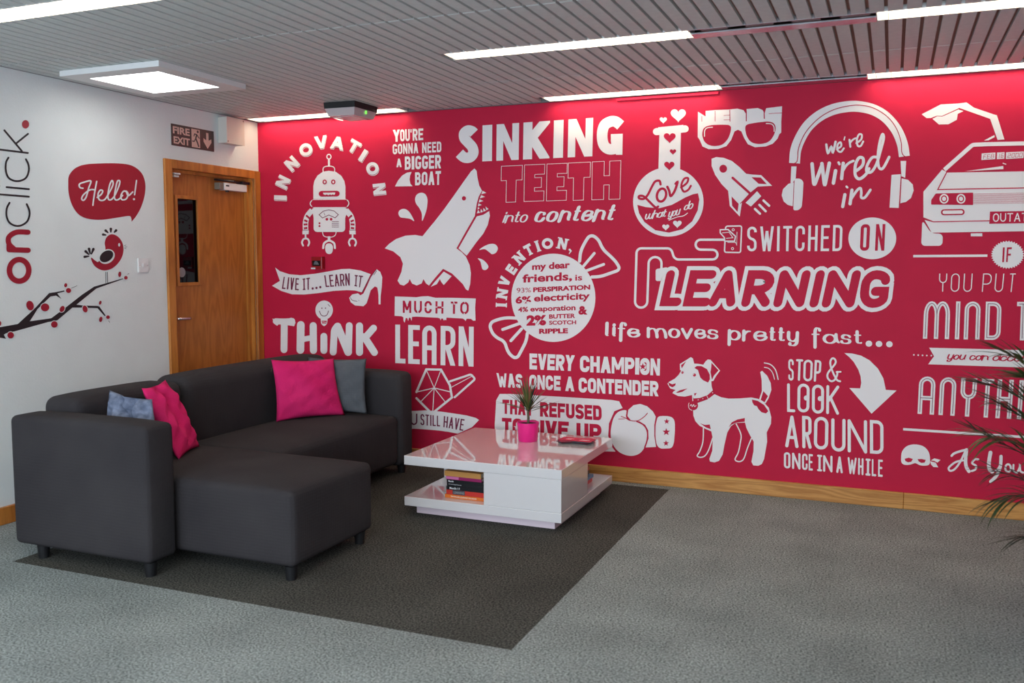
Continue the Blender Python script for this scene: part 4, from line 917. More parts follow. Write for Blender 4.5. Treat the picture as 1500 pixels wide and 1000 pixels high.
g.text('YOU', ((-90, 638), (160, 642), (160, 766), (-90, 770)), .115, .9, R=1.1, mi=3, layer=1); g.text('STILL', ((195, 645), (410, 668), (410, 783), (195, 768)), .115, .9, R=1.1, mi=3, layer=1); g.text('HAVE', ((452, 668), (680, 705), (662, 832), (445, 790)), .115, .9, R=1.1, mi=3, layer=1)
g.done('ribbon_graphic', 'white ribbon reading STILL HAVE, between sofa arm and coffee table')
# ---- champion, bubble, glove
g.o(700, 500, 5)
kw = dict(R=.8)
g.text('EVERY', ((378, 87), (710, 101), (702, 217), (378, 203)), .25, .22, **kw); g.text('CHAMPION', ((748, 104), (1335, 126), (1332, 250), (748, 222)), .25, .2, **kw)
g.circ(1208, 183, 24, 30); g.star(1208, 184, 26)
g.text('WAS', ((136, 231), (326, 239), (326, 341), (146, 334)), .25, .2, **kw); g.text('ONCE', ((376, 243), (606, 253), (606, 360), (376, 347)), .25, .22, **kw); g.text('A', ((648, 256), (698, 258), (706, 366), (640, 362)), .28)
g.text('CONTENDER', ((738, 264), (1322, 291), (1322, 402), (738, 372)), .25, .22, **kw)
g.done('lettering', 'bold white lines EVERY CHAMPION WAS ONCE A CONTENDER')
g.poly([(160, 384), (240, 384), (600, 404), (980, 428), (1035, 438), (1060, 487), (1000, 510), (960, 600), (955, 690), (975, 760), (1008, 806), (600, 800), (190, 782), (140, 745), (124, 690), (124, 600), (134, 430)])
g.text('THAT', ((180, 425), (405, 433), (405, 545), (180, 528)), .24, .25, mi=1, **kw); g.text('REFUSED', ((455, 443), (905, 470), (907, 578), (455, 549)), .24, .22, mi=1, **kw)
g.text('TO', ((176, 558), (328, 566), (328, 685), (176, 672)), .24, .25, mi=1, **kw); g.star(285, 628, 24, 0, 2); g.text('GIVE', ((362, 570), (666, 588), (664, 712), (362, 692)), .24, .25, mi=1, **kw); g.text('UP', ((722, 596), (905, 607), (905, 734), (722, 716)), .24, .25, mi=1, **kw)
g.done('speech_panel_graphic', 'white rounded panel reading THAT REFUSED TO GIVE UP behind the table')
g.poly([(1088, 505), (1035, 512), (998, 552), (978, 620), (973, 690), (990, 755), (1030, 805), (1085, 832), (1140, 836), (1190, 815), (1225, 765), (1240, 700), (1233, 648), (1208, 612), (1165, 585), (1112, 580), (1085, 550)], smooth=True)
g.poly([(1095, 545), (1102, 500), (1140, 466), (1190, 457), (1240, 474), (1282, 512), (1303, 550), (1292, 610), (1292, 690), (1305, 772), (1228, 776), (1250, 710), (1248, 650), (1225, 610), (1185, 585), (1120, 576)])
g.line([(1242, 525), (1215, 553), (1170, 580), (1115, 578), (1085, 562), (1050, 548)], 6, 1, smooth=True); g.line([(1165, 585), (1212, 610), (1240, 655), (1240, 720), (1222, 775)], 10, 1, smooth=True); g.line([(1092, 504), (1092, 545), (1112, 576)], 7, 1, smooth=True); g.line([(1030, 568), (1075, 566)], 4, 1)
g.poly([(1316, 552), (1340, 545), (1400, 546), (1432, 560), (1443, 590), (1443, 660), (1436, 745), (1420, 782), (1335, 785), (1310, 760), (1300, 690), (1302, 610)], rnd=18)
for x, y, r in ((1383, 585, 22), (1380, 662, 29), (1378, 745, 23)): g.star(x, y, r)
g.done('boxing_glove_graphic', 'white boxing glove with starred cuff right of the coffee table')
# ---- flask
g.o(900, 140, 5)
g.line([(308, 264), (518, 243)], 52); g.poly([(320, 232), (505, 214), (505, 262), (320, 270)]); g.poly([(330, 262), (487, 262), (481, 545), (322, 552)]); g.circ(395, 778, 258, 254, n=64)
g.poly([(168, 800), (230, 816), (268, 820), (330, 824), (420, 800), (520, 745), (575, 722), (612, 715), (622, 760), (610, 840), (570, 920), (500, 978), (400, 1003), (300, 985), (220, 925), (180, 860)], 1)
g.heart(468, 140, 112); g.heart(358, 178, 54)
g.heart(405, 306, 88, 1); g.heart(429, 410, 48, 1); g.heart(402, 511, 76, 1)
g.heart(376, 962, 52, 0, 2); g.heart(461, 938, 64, 0, 2)
g.line([(338, 650), (330, 624), (300, 628), (278, 660), (245, 725), (215, 755), (182, 752), (182, 735), (215, 738), (255, 775), (300, 818), (320, 812)], 17, 1, smooth=True); g.ring(345, 728, 33, 48, 18, 1, rot=.25)
g.line([(388, 668), (402, 700), (412, 735), (440, 700), (462, 635), (448, 645)], 18, 1, smooth=True); g.line([(488, 672), (530, 640), (540, 605), (510, 610), (490, 660), (508, 702), (540, 690), (560, 660)], 15, 1, smooth=True)
g.done('flask_graphic', 'white round flask with hearts and the word Love')
kk = dict(cap='r', shear=.35, nib=(.1, .3, 1), inset=.12, layer=2)
g.text('what', ((226, 870), (378, 848), (378, 886), (226, 908)), .30, .3, 1, **kk); g.text('you', ((398, 855), (478, 832), (478, 872), (398, 890)), .30, .3, 1, **kk); g.text('do', ((512, 806), (575, 786), (575, 826), (512, 840)), .30, .3, 1, **kk)
g.line([(400, 912), (455, 890), (505, 880), (535, 860)], 6, 0, 2, smooth=True)
g.done('lettering', 'small script words what you do inside the flask')
# ---- glasses
g.poly([(612, 118), (668, 150), (668, 112), (735, 106), (840, 102), (900, 95), (945, 106), (962, 130), (968, 160), (968, 98), (1050, 91), (1085, 105), (1100, 130), (1112, 92), (1228, 78), (1226, 130), (1222, 190), (1222, 270), (1208, 282), (1195, 315), (1160, 352), (1108, 372), (1030, 378), (978, 356), (950, 310), (930, 262), (905, 250), (880, 262), (855, 325), (820, 370), (760, 391), (690, 392), (645, 372), (625, 325), (610, 302)])
g.poly([(642, 268), (655, 232), (700, 216), (780, 212), (852, 215), (856, 250), (835, 315), (792, 362), (722, 372), (668, 352), (645, 310)], 1, rnd=24); g.poly([(955, 232), (968, 210), (1050, 196), (1130, 188), (1172, 200), (1184, 240), (1166, 298), (1130, 342), (1062, 357), (1002, 345), (968, 300)], 1, rnd=24)
for p, w_ in (([(737, 112), (737, 188)], 4), ([(845, 104), (846, 190)], 5), ([(966, 110), (966, 188)], 7), ([(1096, 110), (1098, 170)], 7), ([(800, 146), (845, 142)], 3), ([(800, 178), (845, 176)], 3), ([(1130, 132), (1226, 126)], 4), ([(668, 150), (640, 132)], 4), ([(640, 190), (640, 150)], 4)): g.line(p, w_, 1, cap='b')
g.line([(660, 298), (662, 255), (680, 236), (718, 231)], 7, 0, 2, smooth=True); g.line([(1112, 204), (1150, 208), (1168, 228), (1170, 262)], 7, 0, 2, smooth=True)
g.done('glasses_graphic', 'white thick-rimmed spectacles topped by the word NERDS')
# ---- rocket
g.poly([(712, 462), (745, 450), (800, 455), (860, 478), (915, 522), (965, 572), (1010, 578), (1075, 582), (1155, 660), (1050, 666), (990, 714), (925, 785), (935, 778), (918, 885), (845, 808), (833, 697), (785, 648), (738, 580), (712, 515)])
g.poly([(1004, 597), (1072, 600), (1116, 648), (1056, 645)], 1); g.poly([(858, 738), (910, 792), (902, 852), (862, 806)], 1); g.circ(797, 535, 28, 29, 1); g.line([(866, 602), (1000, 722)], 18, 1); g.line([(985, 735), (1060, 672)], 10, 1, cap='b'); g.line([(922, 790), (985, 730)], 6, 1, cap='b')
g.poly([(1045, 700), (1076, 736), (1000, 812), (961, 784)], 0, 2)
for p in ([(1092, 768), (1133, 806)], [(1062, 800), (1108, 846)], [(1030, 830), (1066, 864)]): g.line(p, 17)
g.done('rocket_graphic', 'white rocket with porthole and three exhaust dashes')
# ---- headphones
g.o(1120, 130, 5)
cl_ = [(219, 545), (228, 450), (262, 360), (318, 272), (400, 200), (500, 152), (610, 130), (700, 131), (800, 155), (890, 210), (965, 300), (1008, 400), (1024, 495)]
g.line(cl_, 80, smooth=True, cap='b'); g.line([(205, 553), (235, 535), (243, 500), (250, 430), (300, 320), (390, 222), (490, 160), (600, 128), (700, 120), (800, 142), (900, 205), (965, 290), (1000, 390), (1004, 460), (1022, 492), (1055, 502)], 6, 1, smooth=True)
g.poly([(196, 568), (234, 568), (228, 655), (205, 690), (190, 690)]); g.poly([(996, 528), (1037, 528), (1030, 652), (1002, 640)])
g.poly([(214, 686), (175, 695), (135, 735), (125, 780), (140, 825), (170, 850), (206, 860)]); g.poly([(220, 657), (262, 657), (285, 680), (280, 780), (272, 868), (245, 890), (210, 890)], rnd=14); g.poly([(930, 630), (998, 625), (982, 872), (915, 870)])
g.poly([(1004, 656), (1050, 666), (1085, 700), (1092, 745), (1072, 800), (1035, 828), (994, 838)])
g.done('headphones_graphic', 'large white headphones')
for p, w_ in (([(452, 408), (464, 470), (488, 425), (500, 465), (520, 388)], 17), ([(530, 442), (560, 420), (556, 392), (536, 408), (534, 448), (558, 462), (580, 436)], 14), ([(588, 352), (582, 374)], 9), ([(622, 374), (628, 424)], 15), ([(626, 398), (645, 366), (668, 362)], 13), ([(672, 398), (706, 372), (712, 338), (692, 334), (676, 372), (682, 416), (704, 418), (722, 386)], 14),
     ([(348, 550), (362, 715), (420, 560)], 26), ([(420, 548), (440, 718), (474, 545)], 26), ([(520, 600), (504, 690)], 26), ([(542, 540), (548, 552)], 18), ([(576, 545), (564, 658)], 24), ([(574, 600), (606, 545), (650, 528)], 18), ([(664, 606), (716, 562), (722, 512), (692, 505), (666, 556), (664, 630), (694, 660), (740, 628), (765, 585)], 22),
     ([(820, 500), (786, 505), (752, 560), (748, 605), (782, 608), (820, 550), (850, 450), (872, 360), (862, 335), (842, 400), (830, 500), (838, 575), (868, 580), (912, 500)], 20), ([(588, 775), (572, 862)], 24), ([(600, 716), (606, 722)], 16), ([(640, 742), (626, 842)], 24), ([(632, 810), (676, 745), (702, 728), (708, 760), (708, 795), (735, 795), (775, 740)], 19)):
    g.line(p, w_, smooth=len(p) > 3, rnd=0 if len(p) > 3 else 30)
g.done('lettering', "brushed script we're Wired in between the headphones")
# ---- car: generic saloon seen head-on with one door raised
g.o(1300, 230, 7.5)
MX = lambda x: 2880-x
body = [(395, 380), (600, 137), (652, 165)]; g.poly([(395, 380), (600, 137), (652, 166), (2228, 140), (2280, 110), (2485, 350), (2485, 640), (2375, 672), (505, 708), (395, 665)])
g.line([(625, 140), (935, -135), (1100, -142), (1945, -160), (2260, 120)], 44, 0, rnd=20, cap='b')
g.line([(650, 168), (552, 357), (2330, 322), (2230, 145)], 12, 1); g.line([(650, 168), (2228, 142)], 5, 1)
g.poly([(530, 400), (942, 390), (942, 527), (480, 522), (480, 472)], 1, rnd=8); g.poly([(1940, 375), (2350, 382), (2400, 455), (2400, 500), (1940, 510)], 1)
for x in (622, 808, 2075, 2260): g.ring(x, 458, 42, 46, 15, 0, 2); g.circ(x, 458, 22, 25, 0, 2)
for k in range(10): g.line([(945, 404+k*12), (1938, 388+k*12)], 3.5, 1, cap='b')
g.line([(620, 606), (815, 603)], 66, 1); g.line([(624, 606), (811, 603)], 38, 0, 2); g.line([(2065, 590), (2260, 586)], 66, 1); g.line([(2069, 590), (2256, 586)], 38, 0, 2)
g.poly([(408, 690), (505, 716), (2375, 680), (2470, 650), (2395, 800), (485, 830)]); g.line([(397, 668), (505, 711), (2375, 676), (2482, 645)], 11, 1); g.poly([(1127, 598), (1770, 588), (1765, 722), (1118, 733)], 1)
g.text('OUTATIME', ((1160, 618), (1735, 608), (1728, 702), (1158, 712)), .13, 1.0, mi=0, layer=2, R=1.2)
g.poly([(383, 692), (480, 836), (608, 842), (604, 975), (370, 975)], rnd=44); g.poly([(2300, 820), (2395, 806), (2478, 660), (2490, 940), (2290, 940)], rnd=30); g.poly([(915, 838), (1042, 836), (1042, 870), (915, 870)])
g.poly([(850, 156), (1272, 98), (1274, 132)]); g.line([(1270, 68), (1300, 78)], 10)
g.done('car_graphic', 'white front view of a low car with plate OUTATIME')
g.o(1300, 110, 7.5)
g.poly([(375, 430), (585, 322), (780, 311), (870, 300), (950, 357), (1165, 430), (1202, 440), (1285, 706), (1210, 712), (1128, 480), (790, 360), (600, 448), (540, 446), (480, 470), (430, 472)]); g.poly([(495, 480), (545, 452), (602, 455), (780, 377), (835, 395), (772, 425), (762, 490), (670, 540), (565, 542)])
g.poly([(1060, 718), (1175, 658), (1178, 680), (1110, 716)]); g.done('raised_door_graphic', 'white raised car door above the roof of the car')
for (a, b, y0, y1), st in (((1035, 1187, 860, 850), 'FEB'), ((1204, 1287, 850, 846), '16'), ((1303, 1497, 848, 838), '2000')):
    g.poly([(a, y0), (b, y1), (b-3, y1+72), (a-3, y0+73)]); g.text(st, ((a+22, y0+14), (b-10, y1+12), (b-18, y1+62), (a+14, y0+62)), .10, 1.6, R=.5, mi=1, inset=.12)
g.done('date_display_graphic', 'three small white boxes reading FEB 16 2000')
# ---- switch, cable, LEARNING
g.o(900, 310, 5)
g.line([(805, 205), (595, 205), (595, 277), (755, 279), (755, 349), (440, 350), (415, 268), (163, 268), (150, 702), (240, 702), (252, 332), (346, 332), (344, 430)], 17, rnd=[0, 36, 36, 36, 36, 30, 26, 34, 45, 45, 46, 46, 0], cap='b')
g.poly([(302, 420), (390, 405), (400, 505), (302, 508)], rnd=14)
g.line([(815, 106), (932, 104), (924, 299), (806, 297)], 10, closed=True, rnd=14); g.ring(870, 132, 8, 8, 5); g.ring(865, 270, 8, 8, 5)
g.poly([(772, 132), (835, 128), (885, 178), (885, 215), (806, 216), (806, 190)], 1, 2); g.line([(775, 132), (832, 130), (887, 180), (880, 215), (808, 216), (806, 190), (775, 155)], 9, 0, 2, True); g.line([(790, 155), (840, 150), (868, 190), (820, 195)], 5, 0, 2); g.line([(830, 224), (888, 224), (896, 245), (898, 150)], 5, 0, 2)
g.done('switch_and_cable_graphic', 'white outlined wall switch with a looping cable and plug')
g.o(1120, 320, 5)
g.text('SWITCHED', ((-126, 60), (572, 46), (565, 238), (-128, 240)), .10, 1.35, R=1.0)
g.done('lettering', 'thin tall white word SWITCHED')
g.circ(789, 145, 175, 153, n=56); g.text('ON', ((706, 42), (885, 40), (876, 235), (697, 235)), .125, 1.8, R=.8, mi=1); g.done('round_badge_graphic', 'white disc with the crimson word ON')
g.o(900, 310, 5)
lx = [(345, 530), (515, 742), (700, 925), (940, 1178), (1175, 1432), (1420, 1535), (1530, 1800), (1790, 2030)]
st = 'LEARNING'
for pas, (t_, mi_, ly) in enumerate(((.46, 0, 0), (.24, 1, 1))):
    for ch, (a, b) in zip(st, lx):
        if ch == 'I': a, b = a+20, b-20
        f = (a-345)/1685; y0, y1 = 428+f*0, 692+f*14
        g.text(ch, ((a+12, y0), (b-18, y0), (b-18, y1), (a+12, y1)), t_, R=1.1, mi=mi_, layer=ly, cap='r', inset=.24, xs=[(a+12, b-18)] if ch != 'I' else None, shear=.22 if ch not in 'G' else .12)
g.done('lettering', 'slanted outlined word LEARNING in crimson with white edge')
# ---- life moves pretty fast
kk = dict(cap='r', nib=(.09, .1, 1), inset=.22)
g.text('life', ((925, 738-900+900), (1170, 752), (1180, 815), (922, 808)), .42, .4, 1, **kk) if False else None
g.o(700, 330, 5); g.text('life', ((925, 742), (1180, 752), (1178, 826), (922, 815)), .34, .25, 1, xs=[(925, 966), (977, 1018), (1020, 1088), (1098, 1180)], **kk)
g.o(900, 310, 5); g.text('moves', ((240, 846), (762, 858), (762, 938), (240, 922)), .31, .22, 1, xs=[(240, 385), (396, 480), (490, 580), (588, 664), (680, 762)], **kk); g.text('pretty', ((830, 862), (1360, 878), (1356, 958), (828, 944)), .31, .22, 1, xs=[(834, 925), (940, 1010), (1022, 1112), (1132, 1185), (1196, 1252), (1268, 1350)], **kk)
g.o(1120, 320, 5); g.text('fast', ((335, 838), (722, 846), (722, 925), (335, 918)), .31, .22, 1, xs=[(338, 412), (428, 532), (556, 636), (650, 715)], **kk)
for x, y in ((764, 916), (838, 918), (914, 920)): g.circ(x, y, 24, 22)
g.done('lettering', 'curly bold white line life moves pretty fast...')
# ---- if you put your mind
g.o(1300, 350, 7.5)
g.line([(283, 188), (1098, 182)], 27, cap='b'); g.done('rule_graphic', 'white horizontal bar left of the round IF seal')
n_ = 36; g.poly([(1320+(184 if i % 2 else 164)*cos(pi*i/n_), 172+(156 if i % 2 else 140)*sin(pi*i/n_)) for i in range(2*n_)]); g.text('IF', ((1268, 92), (1368, 90), (1354, 252), (1260, 254)), .13, xs=[(1268, 1289), (1313, 1368)], mi=1)
g.done('round_seal_graphic', 'white scalloped seal with the word IF')
g.text('υOUPUT', ((567, 378), (1412, 378), (1390, 582), (560, 578)), .055, R=1.05, cap='r', xs=[(569, 657), (702, 797), (842, 937), (1052, 1150), (1190, 1284), (1347, 1412)]); g.done('lettering', 'hairline white words YOU PUT')
xs = [(405, 692), (755, 803), (852, 1026), (1082, 1255), (1425, 1560), (1620, 1790)]
for t_, mi_, ly in ((.112, 0, 0), (.016, 3, 1)): g.text('μIνDTO', ((412, 683), (1790, 692), (1775, 1118), (396, 1094)), t_, R=1.05, xs=xs, inset=.112, mi=mi_, layer=ly)
g.done('lettering', 'inline white words MIND TO')
g.o(1300, 480, 7.5)
g.poly([(458, 218), (2000, 258), (2000, 452), (447, 400), (512, 312)])
kk = dict(cap='r', shear=.3, nib=(.14, .2, 1), inset=.2, mi=1)
g.text('you', ((664, 290), (858, 296), (850, 355), (655, 350)), .3, .35, 1, **kk); g.text('can', ((905, 298), (1110, 303), (1106, 362), (900, 357)), .3, .35, 1, **kk); g.text('accomplish', ((1160, 304), (1890, 322), (1882, 384), (1152, 364)), .3, .35, 1, **kk)
for x, y in ((290, 297), (338, 300), (385, 302), (432, 304), (482, 305)): g.circ(x, y, 9, 9)
g.done('ribbon_graphic', 'white swallow-tailed ribbon reading you can accomplish')
for t_, mi_, ly in ((.112, 0, 0), (.016, 3, 1)): g.text('ανυTHING', ((365, 532), (2130, 600), (2090, 1040), (345, 945)), t_, R=1.05, xs=[(350, 532), (582, 762), (812, 988), (1040, 1175), (1215, 1390), (1455, 1500), (1560, 1740), (1800, 1980)], inset=.112, mi=mi_, layer=ly)
g.done('lettering', 'inline white word ANYTHING partly behind the palm')
g.o(1300, 600, 7.5)
g.line([(172, 213), (1700, 312)], 27, cap='b'); g.done('rule_graphic', 'white horizontal bar under ANYTHING')
g.poly([(150, 525), (162, 455), (215, 398), (300, 380), (392, 400), (450, 458), (468, 540), (458, 600), (405, 614), (350, 606), (305, 586), (250, 602), (190, 604), (155, 580)], smooth=True); g.poly([(188, 538), (235, 526), (279, 540), (262, 570), (225, 577), (197, 562)], 1); g.poly([(330, 542), (375, 540), (421, 550), (408, 580), (370, 583), (343, 566)], 1)
g.poly([(478, 556), (515, 533), (582, 550), (550, 580), (512, 560)]); g.poly([(470, 565), (530, 580), (558, 632), (505, 628), (478, 600)]); g.done('mask_graphic', 'small white eye mask with a knot')
for p, w_ in (([(705, 505), (735, 478), (800, 455), (862, 440)], 26), ([(862, 440), (800, 570), (740, 650), (690, 670), (672, 640), (710, 600), (760, 570), (830, 555)], 22), ([(868, 440), (858, 560), (868, 630), (895, 675)], 38), ([(998, 545), (960, 545), (930, 585), (972, 615), (965, 655), (925, 672)], 22), ([(1132, 470), (1114, 580), (1120, 650), (1150, 680)], 42), ([(1248, 512), (1240, 620), (1200, 720), (1135, 788)], 36), ([(1150, 680), (1200, 660), (1235, 610)], 16)):
    g.line(p, w_, smooth=True)
g.ring(1325, 640, 30, 42, 22); g.line([(1385, 605), (1385, 670), (1420, 690), (1450, 640), (1455, 610), (1460, 670), (1490, 690)], 22, smooth=True)
g.done('lettering', 'brushed script As You beside the small mask')
# ---- dog
g.o(950, 510, 7.5)
c = lambda P_: [(x+75, y+525) for x, y in P_]
g.poly([(725, 503), (800, 538), (880, 552), (1000, 550), (1130, 540), (1205, 555), (1270, 596), (1322, 655), (1348, 755), (1345, 828), (1298, 925), (1303, 1025), (1270, 1215), (1245, 1270), (1205, 1290), (1150, 1285), (1130, 1245), (1153, 1130), (1155, 1025), (1115, 955), (1075, 875), (1060, 815), (955, 820), (905, 855), (865, 925), (833, 1065), (815, 1165), (775, 1235), (725, 1253), (675, 1243), (668, 1215), (700, 1125), (705, 990), (690, 912), (620, 882), (560, 850), (515, 800), (493, 740), (490, 680), (540, 600), (650, 560)])
g.poly([(880, 866), (915, 812), (975, 782), (1057, 765), (1057, 806), (960, 816), (912, 838)], 1); g.poly([(565, 822), (620, 842), (672, 836), (684, 888), (630, 868)], 1); g.poly([(1135, 562), (1200, 577), (1270, 622), (1315, 690), (1290, 715), (1242, 702), (1208, 668), (1190, 635), (1160, 625), (1142, 595)], 1)
g.poly([(346, 238), (344, 172), (400, 138), (465, 96), (488, 112), (502, 168), (545, 170), (602, 180), (625, 145), (650, 122), (680, 125), (786, 245), (742, 305), (712, 358), (690, 362), (694, 420), (706, 462), (650, 512), (565, 545), (495, 550), (480, 512), (400, 530), (325, 524), (262, 492), (275, 472), (298, 458), (238, 440), (208, 388), (225, 368), (290, 332), (332, 290), (358, 245)])
g.poly([(357, 185), (415, 140), (365, 220)], 1); g.poly([(692, 158), (770, 242), (718, 300), (697, 345), (680, 262), (690, 200)], 1); g.poly([(503, 215), (530, 194), (582, 195), (642, 228), (673, 290), (674, 340), (654, 376), (602, 352), (570, 322), (555, 280), (543, 238)], 1)
g.circ(372, 265, 13, 14, 1); g.circ(367, 261, 4, 4, 0, 2); g.circ(504, 293, 17, 17, 1); g.circ(496, 288, 5, 5, 0, 2); g.poly([(216, 374), (260, 395), (300, 384), (292, 410), (262, 428), (228, 412)], 1); g.poly([(300, 486), (345, 460), (430, 440), (370, 478), (322, 489)], 1)
g.line([(492, 572), (560, 570), (640, 540), (712, 488)], 34, 1, smooth=True); g.circ(490, 628, 54, 52, 1); g.line([(445, 600), (438, 630), (450, 665), (478, 680)], 6, 0, 2, smooth=True); g.line([(455, 632), (470, 618), (480, 640), (495, 618), (505, 640), (522, 628)], 7, 0, 2, smooth=True); g.line([(482, 500), (486, 575)], 9, 0, 2)
for x, y in ((545, 566), (597, 552), (704, 488)): g.circ(x, y, 5, 5, 0, 2)
g.line([(640, 520), (655, 552)], 6, 0, 2); g.poly([(500, 495), (530, 490), (508, 525)], 1)
g.poly([(1215, 560), (1245, 470), (1243, 350), (1227, 260), (1248, 247), (1302, 300), (1342, 380), (1350, 455), (1318, 550), (1285, 605), (1250, 585)]); g.poly([(1262, 470), (1312, 525), (1275, 592), (1232, 566)], 1)
g.line([(1272, 160), (1340, 178), (1395, 238), (1424, 342)], 12, smooth=True); g.line([(1272, 208), (1322, 222), (1362, 268), (1384, 340)], 9, smooth=True)
g.line(c([(528, 352), (522, 500), (490, 600), (460, 655), (500, 672), (550, 650), (590, 580), (630, 460)]), 13, smooth=True); g.line(c([(888, 305), (940, 420), (932, 520), (910, 620), (876, 690), (898, 715), (940, 715), (975, 680), (1010, 575), (1055, 465)]), 13, smooth=True)
g.done('dog_graphic', 'white terrier with crimson patches, collar tag and wagging tail')
# ---- stop and look around
g.o(1120, 510, 7.5)
hk = dict(cap='r', R=1.0, jit=.015)
g.text('STOP', ((262, 115), (625, 130), (610, 368), (260, 350)), .105, xs=[(262, 322), (345, 424), (431, 533), (552, 627)], **hk)
g.line([(830, 362), (790, 340), (735, 225), (722, 150), (745, 110), (775, 125), (775, 170), (700, 265), (692, 320), (725, 358), (765, 350), (795, 300), (800, 258)], 21, smooth=True); g.line([(790, 260), (835, 258)], 18)
g.text('LOOK', ((248, 384), (820, 410), (815, 730), (246, 698)), .10, xs=[(248, 340), (362, 495), (522, 655), (680, 822)], **hk); g.circ(458, 545, 27, 28); g.circ(611, 552, 27, 28)
g.o(1120, 600, 7.5)
g.text('AROUND', ((225, 60), (1310, 122), (1306, 492), (222, 412)), .098, xs=[(228, 375), (415, 518), (545, 702), (735, 892), (915, 1130), (1160, 1310)], **hk)
g.text('ONCEιNAWHιLE', ((210, 463), (1305, 550), (1303, 738), (210, 640)), .13, xs=[(212, 284), (302, 395), (412, 474), (486, 532), (578, 634), (645, 748), (790, 862), (915, 1014), (1030, 1090), (1112, 1168), (1182, 1232), (1252, 1303)], cap='r', R=1)
g.done('lettering', 'hand-drawn white words STOP & LOOK AROUND ONCE IN A WHILE')
g.o(1120, 510, 7.5)
g.poly([(876, 52), (960, 56), (1060, 80), (1155, 132), (1245, 222), (1305, 330), (1332, 456), (1450, 463), (1175, 718), (932, 436), (1050, 440), (1062, 380), (1055, 310), (1030, 235), (980, 150), (930, 95)])
g.done('arrow_graphic', 'large curved white arrow pointing down')

# ================================================================== LEFT WALL STICKERS
LM = (M_BLACKV, M_REDV, M_OFFW, M_BLACKV)
g = Gfx('left'); g.o(0, 150, 5)
def thin(p, w_, mi=0, **k): g.line(p, w_, mi, **k)
g.circ(187, 160, 26, 31, 1)
g.line([(-90, 325), (0, 345), (204, 370)], 14); g.line([(32, 204), (160, 356)], 14); g.line([(205, 230), (118, 300)], 14)
g.line([(62, 404), (44, 440), (43, 500), (62, 550), (105, 574), (150, 573), (192, 550), (211, 500), (208, 455), (190, 416)], 14, smooth=True)
g.line([(48, 620), (212, 635)], 14); g.circ(-8, 612, 9, 9); g.line([(-90, 666), (212, 690)], 14)
g.line([(70, 735), (50, 775), (48, 830), (68, 878), (110, 902), (155, 900), (198, 872), (216, 825), (213, 785), (196, 745)], 14, smooth=True)
g.line([(205, 950), (120, 950), (66, 985), (66, 1035), (105, 1075)], 38, 1, smooth=True); g.line([(68, 1078), (206, 1082)], 38, 1); g.line([(66, 1040), (66, 1078)], 38, 1)
g.ring(140, 1229, 71, 79, 40, 1)
g.done('lettering', 'upright-turned word onclick. in red and black', LM)
g.poly([(500, 600), (506, 535), (550, 482), (620, 455), (720, 447), (860, 446), (960, 460), (1030, 508), (1062, 580), (1062, 665), (1038, 755), (1000, 828), (968, 868), (964, 873), (963, 868), (962, 850), (945, 831), (860, 843), (740, 859), (640, 850), (575, 818), (530, 755), (505, 675)], 1, 0, smooth=True)
for p in ([(608, 628), (585, 622), (582, 598), (612, 585), (665, 575), (650, 625), (632, 690), (612, 716), (598, 704), (615, 672), (660, 640), (698, 640)], [(708, 578), (690, 680), (680, 752)], [(712, 695), (742, 672), (752, 648), (735, 642), (718, 672), (728, 712), (765, 712), (800, 660), (828, 600), (820, 572), (802, 610), (790, 690), (805, 714), (835, 690), (868, 620), (878, 578), (862, 574), (850, 612), (838, 690), (850, 714), (875, 705), (898, 680)], [(930, 655), (905, 650), (885, 685), (895, 712), (925, 705), (938, 670), (925, 650), (940, 682), (972, 655)], [(1000, 572), (986, 675)]):
    g.line(p, 11, 2, 1, smooth=True)
g.circ(981, 708, 8, 8, 2, 1)
g.done('speech_bubble_sticker', 'red speech bubble with the script word Hello!', LM)
g.o(0, 330, 5)
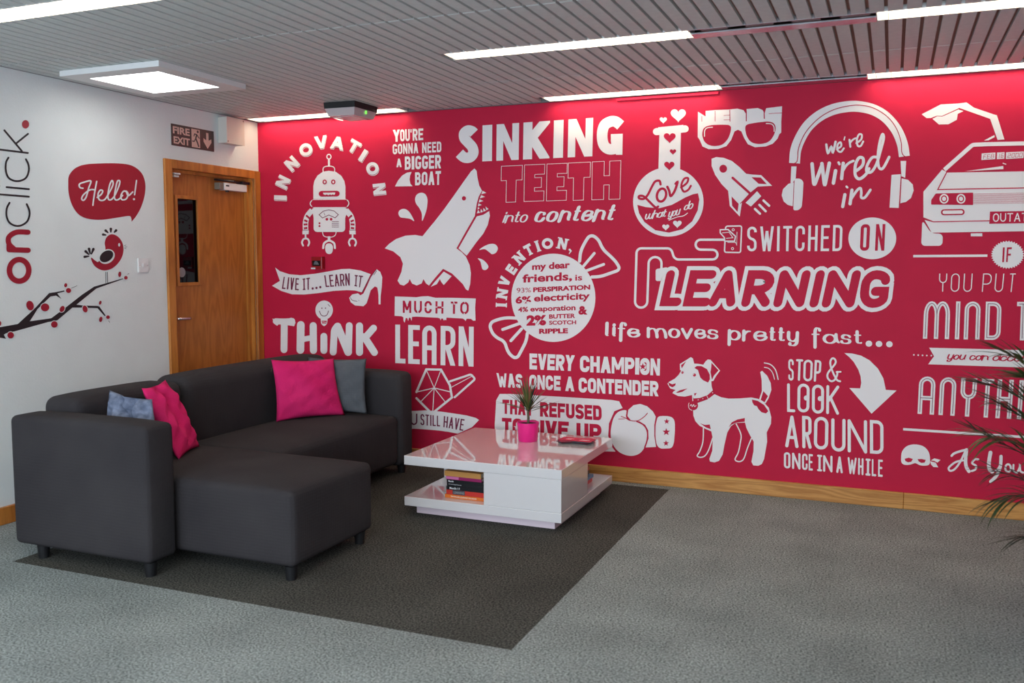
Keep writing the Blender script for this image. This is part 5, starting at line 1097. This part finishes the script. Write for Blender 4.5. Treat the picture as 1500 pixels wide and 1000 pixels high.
g.poly([(770, 182), (767, 130), (780, 88), (815, 65), (858, 78), (893, 120), (905, 175), (893, 232), (858, 285), (810, 320), (752, 329), (702, 305), (675, 268), (668, 235), (698, 258), (725, 262)], 1, 0, smooth=True); g.circ(782, 228, 62, 50, 2, 1, rot=-.6); g.circ(780, 226, 54, 38, 0, 2, rot=-.6); g.circ(873, 142, 8, 13, 2, 1)
for a, b, w_ in (((755, 67), (775, 70), 12), ((774, 38), (790, 52), 13), ((812, 26), (812, 48), 13), ((850, 37), (838, 50), 13), ((620, 230), (650, 226), 12), ((627, 190), (650, 212), 13), ((652, 172), (660, 205), 13), ((684, 174), (670, 208), 13)): g.line([a, b], w_*1.5, 0, w2=w_*.8)
g.line([(775, 342), (775, 420)], 4); g.line([(787, 342), (789, 420)], 4); g.line([(910, 148), (924, 144)], 3); g.line([(914, 158), (930, 158)], 3); g.line([(912, 166), (924, 170)], 3)
g.done('bird_sticker', 'plump red bird standing on a branch', LM)
g.poly([(-60, 770), (0, 745), (130, 722), (222, 638), (262, 600), (360, 495), (400, 490), (470, 476), (472, 484), (420, 498), (450, 538), (410, 514), (370, 520), (275, 612), (240, 668), (218, 702), (375, 680), (480, 602), (600, 508), (690, 448), (900, 388), (902, 393), (706, 462), (560, 580), (606, 586), (715, 590), (728, 594), (774, 660), (766, 664), (714, 606), (606, 602), (530, 602), (420, 695), (350, 708), (110, 775), (45, 790), (28, 800), (44, 830), (0, 822), (-60, 830)])
for p in ([(522, 460), (564, 442)], [(934, 358), (945, 352)], [(796, 698), (804, 710)]): g.line(p, 3)
for x, y, a, b, r in ((220, 587, 27, 36, -.3), (330, 600, 31, 29, 0), (-8, 718, 18, 20, 0), (78, 804, 24, 24, .3), (398, 725, 24, 24, .4), (455, 612, 17, 24, .5), (481, 438, 11, 15, .2), (502, 477, 19, 18, .3), (623, 612, 18, 26, -.3), (734, 566, 9, 15, .3), (738, 688, 12, 20, .2), (791, 672, 14, 13, 0), (877, 358, 11, 20, .1), (922, 383, 13, 13, .3)):
    g.circ(x, y, a+5, b+5, 2, 1, rot=r, n=22); g.circ(x, y, a, b, 1, 2, rot=r, n=22)
g.done('branch_sticker', 'black branch with small red leaves', LM)
